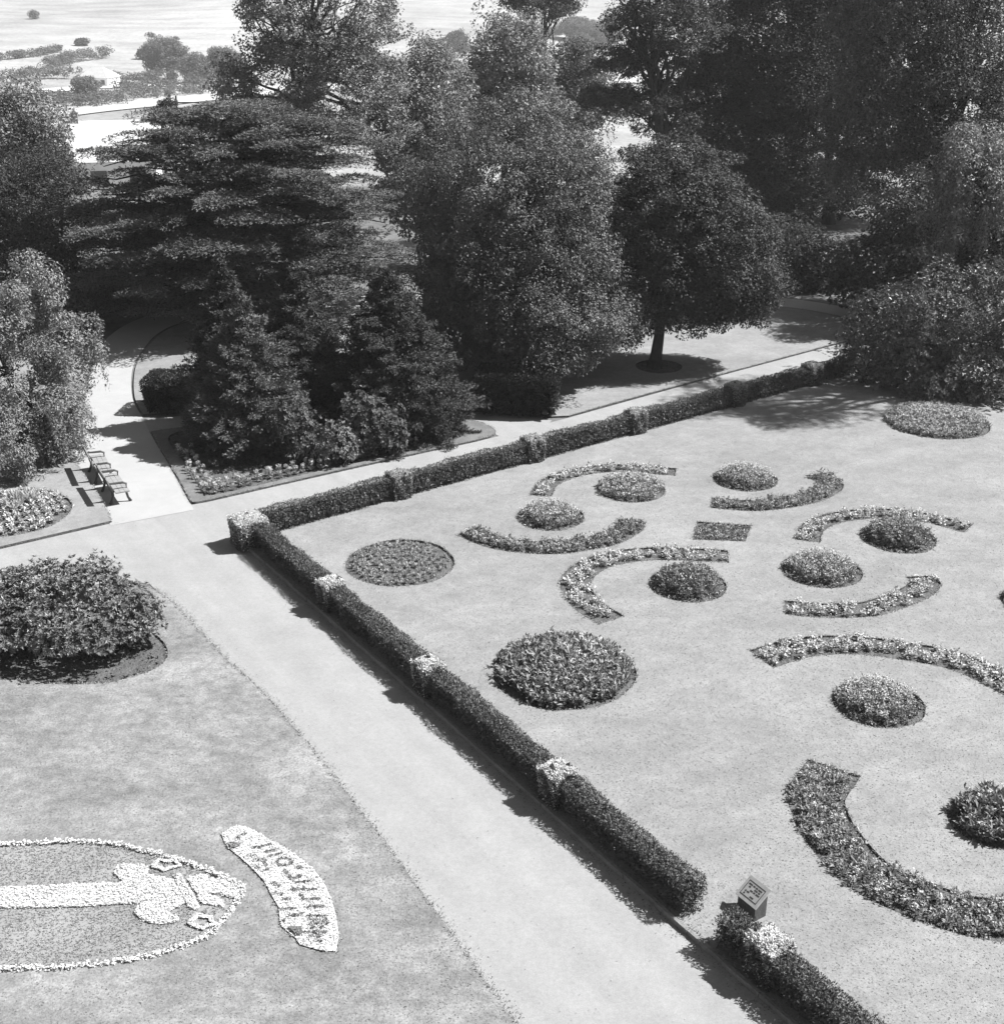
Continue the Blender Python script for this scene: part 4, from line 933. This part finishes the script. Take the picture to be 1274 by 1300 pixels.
for (x, y, rx, ry, Y, l) in ((130, 365, 45, 30, 63, 'dark shrub under the cedar beside the curve of the path'), (225, 345, 50, 32, 70, 'shrub under the cedar with thin trunks beside it'), (95, 390, 40, 30, 58, 'low dark shrub between the yew and the curving path'), (300, 355, 50, 36, 72, 'shrub in shade under the middle of the cedar'), (430, 340, 60, 40, 74, 'shrub in shade under the right side of the cedar'), (480, 330, 50, 36, 78, 'shaded shrub at the right edge of the cedar'), (535, 262, 45, 62, 70, 'tall bushy shrub filling the gap between the cedar and the dome-shaped tree')):
    shrub(l, Y, [lob(x, y, rx, ry, Y), lob(x+18, y+10, rx*.7, ry*.8, Y-.6)], M['l_broad'], dens=28, L=.15, W=.07, name='shade_shrub')
Ys = 40.0
ysp = float(G(425, 590)[1])
shrub('small pale shrub at the front of the island bed, between the two broad conifers', ysp, [lob(428, 562, 24, 26, ysp), lob(405, 572, 16, 18, ysp), lob(442, 575, 14, 16, ysp)], M['l_pale'], dens=70, L=.1, W=.05, name='small_shrub')
ysp = float(G(470, 578)[1])
shrub('darker large-leaved shrub in the island bed, left of the broad dark conifer', ysp, [lob(462, 540, 30, 40, ysp), lob(490, 550, 26, 32, ysp), lob(450, 565, 20, 20, ysp)], M['l_broad'], dens=55, L=.13, W=.07, name='large_leaved_shrub')
ysp = float(G(372, 590)[1])
shrub('rounded shrub leaning on the bushy front conifer', ysp, [lob(372, 540, 26, 36, ysp), lob(385, 560, 20, 26, ysp)], M['l_broad'], dens=55, L=.12, W=.06, name='rounded_shrub')

# clipped blocks of hedge standing alone
def clipped_block(label, p0, p1, depth, h, pw=16, leaf='l_box'):
    a = G(*p0, ZL); b = G(*p1, ZL); e1 = b-a; L_ = np.linalg.norm(e1); e1 /= L_; e2 = np.array([-e1[1], e1[0], 0]); 
    if e2[1] < 0: e2 = -e2
    c = (a+b)/2+e2*depth/2; root = empty('clipped_bush', c, label, 'bush'); mb = MB(); half = np.array([L_/2, depth/2, h/2])
    n = int(900*(L_*depth+2*(L_+depth)*h)); u = rng.uniform(-1, 1, (n, 3)); face = rng.choice(5, n, p=np.array([L_*depth, L_*h, L_*h, depth*h, depth*h])/(L_*depth+2*(L_+depth)*h))
    for k, (ax, s_) in enumerate(((2, 1), (1, -1), (1, 1), (0, -1), (0, 1))): u[face == k, ax] = s_
    q = np.sign(u)*np.abs(u)**1.0; d = np.linalg.norm(np.abs(q)**5, axis=1)
    sup = (np.abs(u)**pw).sum(1)**(1/pw); q = u/sup[:, None]*(1-np.abs(rng.normal(0, .02, n))[:, None])
    q[:, 2] = np.where(u[:, 2] < 0, u[:, 2], q[:, 2]); taper = 1-.17*(1-(q[:, 2]+1)/2)
    P = c+e1*(q[:, 0]*taper*half[0])[:, None]+e2*(q[:, 1]*taper*half[1])[:, None]+UP*((q[:, 2]+1)*half[2]+.04)[:, None]
    g = np.abs(u)**8*np.sign(u); No = unit(e1*g[:, :1]+e2*g[:, 1:2]+UP*g[:, 2:3]+1e-6)
    mb.leaves(P, unit(No+.7*rng.normal(size=(n, 3))+UP*.2), unit(No+.7*rng.normal(size=(n, 3))), rng.uniform(.05, .1, n), rng.uniform(.03, .045, n))
    n = 1600; P = c+e1*rng.uniform(-.8, .8, (n, 1))*half[0]+e2*rng.uniform(-.8, .8, (n, 1))*half[1]+UP*rng.uniform(.1, .88, (n, 1))*h
    mb.leaves(P, rdir(n), rdir(n), .35, .25); mb.build('foliage', M[leaf], root, c)
    tb_ = MB()
    for i in range(6): 
        x = c+e1*rng.uniform(-.7, .7)*half[0]+e2*rng.uniform(-.6, .6)*half[1]; tb_.tube([x-UP*.05, x+UP*h*.6], [.03, .015], 5)
    tb_.build('stems', M['bark'], root, c)
clipped_block('square-clipped dark bush beside the side path, left of the bushy conifer', (180, 525), (246, 527), 1.6, 1.2)
clipped_block('rounded clipped dark bush under the dome-shaped tree, beside the far walk', (598, 528), (710, 533), 1.9, 1.5, 8)

# small bedding plants along the front of the island bed: a row one can count
front = curve(ground_px([(228, 575), (245, 604), (258, 620), (272, 624), (340, 609), (440, 586), (490, 574), (530, 566)], ZL), 12)
seg = np.linalg.norm(np.diff(front[:, :2], axis=0), axis=1); cum = np.concatenate([[0], np.cumsum(seg)])
mb = MB(); rosettes(mb, np.array([[0, 0, .04]]), 12, .17, .06, .1, 1.1, spread=.02); rosettes(mb, np.array([[0, 0, .2], [.02, .02, .14]]), 8, .1, .05, .2, 1.4, spread=.03)
pm = mb.build('leaves', M['p_green'])
mb = MB(); rosettes(mb, np.array([[0, 0, .3], [.03, -.02, .26]]), 9, .075, .05, 0, 1.4, spread=.03); bm_ = mb.build('blossoms', M['p_flower'])
first = True; pos = []
for row, sp in ((0, .3), (.32, .34)):
    d_ = .1
    while d_ < cum[-1]:
        p = np.array([np.interp(d_, cum, front[:, i]) for i in range(2)]); i = min(np.searchsorted(cum, d_), len(front)-2); t = unit(front[i+1, :2]-front[i, :2]); nrm = np.array([-t[1], t[0]])
        pos.append(p+nrm*(row+rng.normal(0, .05))); d_ += sp*rng.uniform(.75, 1.4)
for p in pos:
    r_ = bpy.data.objects.new('bedding_plant', None); COL.objects.link(r_); r_.location = (p[0], p[1], ZL-.05); r_.rotation_euler = (0, 0, rng.uniform(0, 6.28))
    s_ = rng.uniform(.7, 1.25); r_.scale = (s_, s_, s_); tag(r_, 'small pale flowering plant in the row edging the conifer island bed', 'plant', 'pale plants edging the conifer bed')
    for src in (pm, bm_):
        if first: o = src
        else: o = src.copy(); COL.objects.link(o)
        o.parent = r_
    first = False

# ------------------------------------------------------------------ benches
def make_bench(pa, pb, label):
    """pa, pb: feet of the two back legs in the photo"""
    a = G(*pa, .02); b = G(*pb, .02); mid = (a+b)/2; e = unit(b-a); ang = math.atan2(e[1], e[0])
    root = empty('park_bench', mid, label, 'bench', 'benches on the side path'); root.rotation_euler = (0, 0, ang); return root
# local frame: x along the bench (towards the camera), +y faces the path
def bench_parts(root, Lb=1.72):
    hx = .58
    mb = MB()
    for i in range(3): mb.box((0, .13+i*.145, .44), (Lb, .137, .04))
    mb.build('seat', M['bwood'], root)
    mb = MB(); mb.box((0, -.12, .80), (Lb, .03, .19), tilt=('x', rad(14))); mb.build('backrest', M['bwood'], root)
    for sx in (-hx, hx):
        mb = MB()
        mb.tube([(sx, -.16, .9), (sx, -.10, .68), (sx, .02, .42), (sx, .02, .25), (sx, -.04, .1), (sx, -.09, 0)], [k*1.5 for k in [.022, .024, .03, .028, .026, .034]], 6)
        mb.tube([(sx, .0, .41), (sx, .25, .405), (sx, .48, .41)], [k*1.5 for k in [.022]*3], 6)
        mb.tube([(sx, .46, .42), (sx, .44, .3), (sx, .47, .14), (sx, .54, 0)], [k*1.5 for k in [.026, .026, .024, .034]], 6)
        mb.tube([(sx, -.1, .68), (sx, .12, .66), (sx, .36, .65), (sx, .46, .6), (sx, .45, .42)], [k*1.5 for k in [.018, .022, .024, .022, .02]], 6)
        mb.build('end_frame', M['iron'], root)
e1_, e2_ = G(116.4, 598.4), G(124, 614)
b1 = make_bench((116.4, 598.4), (124.2, 614.2), 'iron and wood bench on the side path, the one farther from the road junction'); bench_parts(b1)
b2 = make_bench((133.3, 623.5), (144, 639.8), 'iron and wood bench on the side path, the one nearer the road junction'); bench_parts(b2)

# ------------------------------------------------------------------ lectern sign
def lectern():
    zl, zh = .40, .64; wd, dp = .48, .32
    Fc = HG(20.16, 1.17, ZL); u = -np.array([*dn, 0.0]); v = np.array([*df, 0.0]); base = Fc+u*wd/2+v*dp/2
    root = empty('lectern_sign', base, 'low wooden lectern with a slanting lettered top, behind the gap in the hedge', 'sign')
    def W(s, t, z): return Fc+u*s+v*t+UP*(z-ZL)
    mb = MB(); a, b_, c_, d_ = W(.02, .02, ZL-.02), W(wd-.02, .02, ZL-.02), W(wd-.02, dp-.02, ZL-.02), W(.02, dp-.02, ZL-.02)
    tp = [W(.02, .02, zl-.02), W(wd-.02, .02, zl-.02), W(wd-.02, dp-.02, zh-.02), W(.02, dp-.02, zh-.02)]
    mb.add([a, b_, c_, d_]+tp, [(0, 1, 5, 4), (1, 2, 6, 5), (2, 3, 7, 6), (3, 0, 4, 7), (4, 5, 6, 7)]); mb.build('body', M['swood'], root, base)
    nrm = unit(np.cross(W(wd, 0, zl)-W(0, 0, zl), W(0, dp, zh)-W(0, 0, zl))); nrm = nrm if nrm[2] > 0 else -nrm
    def T(s, t, o): return W(s, t, zl+(zh-zl)*t/dp)+nrm*o
    def plate(mb, s0, s1, t0, t1, o0, o1):
        lo = [T(s0, t0, o0), T(s1, t0, o0), T(s1, t1, o0), T(s0, t1, o0)]; hi = [T(s0, t0, o1), T(s1, t0, o1), T(s1, t1, o1), T(s0, t1, o1)]
        mb.add(lo+hi, [(0, 1, 5, 4), (1, 2, 6, 5), (2, 3, 7, 6), (3, 0, 4, 7), (4, 5, 6, 7), (3, 2, 1, 0)])
    mb = MB(); plate(mb, -.015, wd+.015, -.015, dp+.015, -.02, .012); o = mb.build('slanting_top', M['splate'], root, base)
    ins = MB(); m = .04
    for (s0, s1, t0, t1) in ((m, wd-m, m, m+.012), (m, wd-m, dp-m-.012, dp-m), (m, m+.012, m, dp-m), (wd-m-.012, wd-m, m, dp-m)): plate(ins, s0, s1, t0, t1, .0125, .0155)
    rows = 5
    for i in range(rows):
        t0 = m+.03+(dp-2*m-.05)*i/rows; th_ = (dp-2*m-.05)/rows*.55; s = wd-m-.03-rng.uniform(0, .05)
        while s > m+.06:
            l = rng.uniform(.03, .09); s1 = max(s-l, m+.035)
            if rng.random() < .86: plate(ins, s1, s, t0, t0+th_, .0125, .0155)
            s = s1-.015
    ins.build('lettering', M['sink'], root, base)
lectern()

# ------------------------------------------------------------------ far valley: fields, road, hedgerows, trees, houses
def far_tree(label, px, py_base, hw, hh, leaf='l_far', name='distant_tree', group='distant trees in the valley', n=30, dens=.22, lobes=3):
    b = GT(px, py_base); Yd = b[1]; k = ppm(Yd, py_base); w_ = hw/k; h_ = hh/k
    root = empty(name, b, label, 'tree', group); mb = MB(); E = []
    for i in range(lobes): E.append((b+np.array([rng.uniform(-.4, .4)*w_, rng.uniform(-.3, .3)*w_, h_*rng.uniform(.9, 1.25)]), np.array([w_*rng.uniform(.55, .8), w_*.7, h_*rng.uniform(.6, .8)])))
    E.append((b+np.array([0, 0, h_*.75]), np.array([w_*.9, w_*.9, h_*.7])))
    C = crown_clumps(E, dens); foliage_clump(mb, C, rng.uniform(.9, 1.8, len(C)), n*2, .6, .4); 
    for c, r in E: m_ = 60; mb.leaves(c+rdir(m_)*rng.uniform(.1, .7, (m_, 1))*r, rdir(m_), rdir(m_), 2, 1.4)
    mb.build('crown', M[leaf], root, b); tb_ = MB(); tb_.tube([b-UP*.3, b+UP*h_*.9], [.35, .15], 6); tb_.build('trunk', M['bark'], root, b)
for a_ in (('round distant tree, left and tallest of the valley clump', 213, 101, 28, 28), ('distant tree at the middle of the valley clump, beside the tallest', 250, 107, 24, 19), ('distant tree of the valley clump next to the tall airy tree', 285, 105, 28, 24), ('distant tree standing in front of the white bungalow', 112, 128, 17, 16), ('small round distant tree alone in the pale field at the top left', 44, 24, 6, 5), ('low round bush alone in the pale field above the bungalow', 104, 58, 7, 4), ('small bush on the field edge left of the valley clump', 181, 75, 6, 6), ('distant tree just left of the round-topped tree', 580, 72, 18, 16), ('distant trees beyond the dark pine top, pale with haze', 760, 60, 30, 16), ('hazy distant tree behind the pine with open gaps', 735, 50, 26, 14)):
    far_tree(*a_)
def hedgerow(label, px, r_m, hh, name='hedgerow', leaf='l_far'):
    P = curve(np.array([GT(*p) for p in px]), 10); seg = np.linalg.norm(np.diff(P, axis=0), axis=1); cum = np.concatenate([[0], np.cumsum(seg)])
    n = int(cum[-1]*2.6); d = rng.uniform(0, cum[-1], n); C = np.column_stack([np.interp(d, cum, P[:, i]) for i in range(3)]); C[:, :2] += rng.normal(0, r_m*.5, (n, 2)); C[:, 2] = terrain(C[:, 0], C[:, 1])+rng.uniform(.3, 1, n)*hh
    mb = MB(); foliage_clump(mb, C, rng.uniform(.8, 1.9, n), 44, .6, .42); c = P[len(P)//2]; tag(mb.build(name, M[leaf], None, c), label, 'hedge')
hedgerow('long hazy hedgerow in the valley behind the white bungalow', [(-60, 113), (0, 108), (60, 100), (95, 100)], 3, 4)
hedgerow('hazy hedgerow running right of the white bungalow', [(148, 106), (180, 106), (225, 104)], 3, 4)
hedgerow('short upper hedgerow below the pale field', [(62, 88), (90, 80), (140, 72)], 3, 4)
hedgerow('hazy scrub strip in the valley below the bungalow lane', [(60, 128), (110, 135), (160, 128), (210, 122), (268, 118)], 5, 3)
hedgerow('thin hedgerow crossing the pale field at the far left', [(-60, 80), (0, 76), (40, 72), (75, 66)], 2, 2.5)
hedgerow('low scrub on the bank between the lane and the bungalow', [(150, 116), (200, 113), (268, 112)], 3, 3)
hedgerow('hazy hedgerow in the valley seen left of the round-topped tree', [(535, 60), (570, 66), (600, 70)], 3, 4)
hedgerow('hazy hedgerow crossing the fields behind the open pine', [(690, 50), (730, 40), (800, 30)], 3, 4)
def far_road(name, pts, w0, mt, lift=.35):
    P = curve(np.array([GT(*p) for p in pts]), 8)[:, :2]; poly = ribbon(P, w0); n = len(P)
    V = np.column_stack([poly, terrain(poly[:, 0], poly[:, 1])+lift]); i = np.arange(n-1); mb = MB(); mb.add(V, np.stack([i, i+1, 2*n-2-i, 2*n-1-i], 1)); tag(mb.build(name, mt), kind='structure')
far_road('lane', [(-40, 122), (55, 116), (110, 112), (180, 109), (270, 109)], 9, M['wall'])
far_road('valley_road', [(40, 146), (100, 138), (170, 131), (265, 122), (420, 110), (700, 105), (1000, 100)], 26, M['stubble'])
def house(label, px, py, w_m, d_m, h_wall, h_roof, rz, name, wall, roof, hip=.5, chimneys=(), zoff=0.0, wins=2):
    b = GT(px, py) if zoff == 0 else R(px, py, zoff); root = empty(name, b, label, 'house'); root.rotation_euler = (0, 0, rz)
    mb = MB(); mb.box((0, 0, h_wall/2-.5), (w_m, d_m, h_wall+1)); wl = mb.build('wall', wall, root)
    W2, D2 = w_m/2+.5, d_m/2+.5; mb = MB(); z0, z1 = h_wall+.02, h_wall+h_roof; r2 = W2-hip*D2
    mb.add([(-W2, -D2, z0), (W2, -D2, z0), (W2, D2, z0), (-W2, D2, z0), (-r2, 0, z1), (r2, 0, z1)], [(0, 1, 5, 4), (2, 3, 4, 5), (0, 3, 2, 1)], [(1, 2, 5), (3, 0, 4)]); rf = mb.build('roof', roof, root)
    for cx in chimneys:
        mb = MB(); mb.box((cx, 0, z1+.1), (.62, .55, 1.2)); mb.box((cx, 0, z1+.75), (.74, .66, .1)); mb.tube([(cx, 0, z1+.79), (cx, 0, z1+1.15)], [.13, .11], 8); mb.build('chimney', M['brick'], rf)
    for i in range(wins):
        x = -w_m/2+w_m*(i+.5)/wins; mb = MB(); mb.box((x, -d_m/2-.02, h_wall*.5), (w_m/wins*.42, .08, h_wall*.5)); mb.build('window', M['dark'], root)
    return root
house('white hip-roofed bungalow among hazy trees in the valley at upper left', 127, 108, 12, 8, 3.0, 3.4, rad(-18), 'bungalow', M['wall'], M['slate'], 1.0, wins=3)
house('nearer pale-roofed house with a chimney, between the pale tree and the cedar', 134, 244, 10.5, 7.0, 3.4, 3.3, rad(10), 'slate_roofed_house', M['wall'], M['slate'], .0, chimneys=(-2.0,), wins=3, zoff=128.0)
# small dark pines and the pole showing just over the cedar
for (x, tp, w_, l) in ((203, 128, 8, 'small dark pine showing over the cedar top, left of the pole'), (216, 124, 8, 'taller small dark pine showing over the cedar top, beside the pole'), (237, 136, 13, 'low dark pine showing over the cedar top, right of the pole')):
    Yp = 100.0; c = R(x, tp+16, Yp); b = np.array([c[0], c[1], float(terrain(c[0], c[1]))]); k = ppm(Yp, tp); root = empty('small_pine', b, l, 'tree'); mb = MB()
    E = [(R(x, tp+10, Yp), np.array([w_/k, w_/k, 11/k])), (R(x, tp+24, Yp), np.array([w_*1.3/k, w_*1.3/k, 14/k]))]; C = crown_clumps(E, 5); foliage_clump(mb, C, rng.uniform(.15, .3, len(C)), 40, .2, .07); mb.build('crown', M['l_dark'], root, b)
    tb_ = MB(); tb_.tube([b-UP*.2, R(x, tp+6, Yp)], [.15, .04], 6); tb_.build('trunk', M['bark'], root, b)
b = R(223, 150, 101); b[2] = float(terrain(b[0], 101)); root = empty('pole', b, 'thin dark pole with cross arms above the cedar', 'pole'); mb = MB(); tp = R(223, 121, 101); mb.tube([b-UP*.2, tp], [.1, .07], 6); mb.build('post', M['iron'], root, b)
mb = MB(); mb.box(tp-UP*.5+[.5, 0, 0], (2.4, .08, .08)); mb.box(tp-UP*.9+[.7, 0, 0], (2.0, .08, .08)); mb.build('cross_arms', M['iron'], root, b)

# ------------------------------------------------------------------ the air
mb = MB(); mb.box((0, 770, 20), (3300, 1760, 112)); hz = mb.build('haze', [])
hm = bpy.data.materials.new('haze'); hm.use_nodes = True; n_ = hm.node_tree; n_.nodes.remove(n_.nodes['Principled BSDF'])
pv = n_.nodes.new('ShaderNodeVolumePrincipled'); pv.inputs['Color'].default_value = (1, 1, 1, 1); pv.inputs['Density'].default_value = .00026; pv.inputs['Anisotropy'].default_value = .2
n_.links.new(pv.outputs[0], n_.nodes['Material Output'].inputs['Volume']); hz.data.materials.clear(); hz.data.materials.append(hm)
tag(hz, 'thin pale haze over the valley', 'haze', kind='stuff')
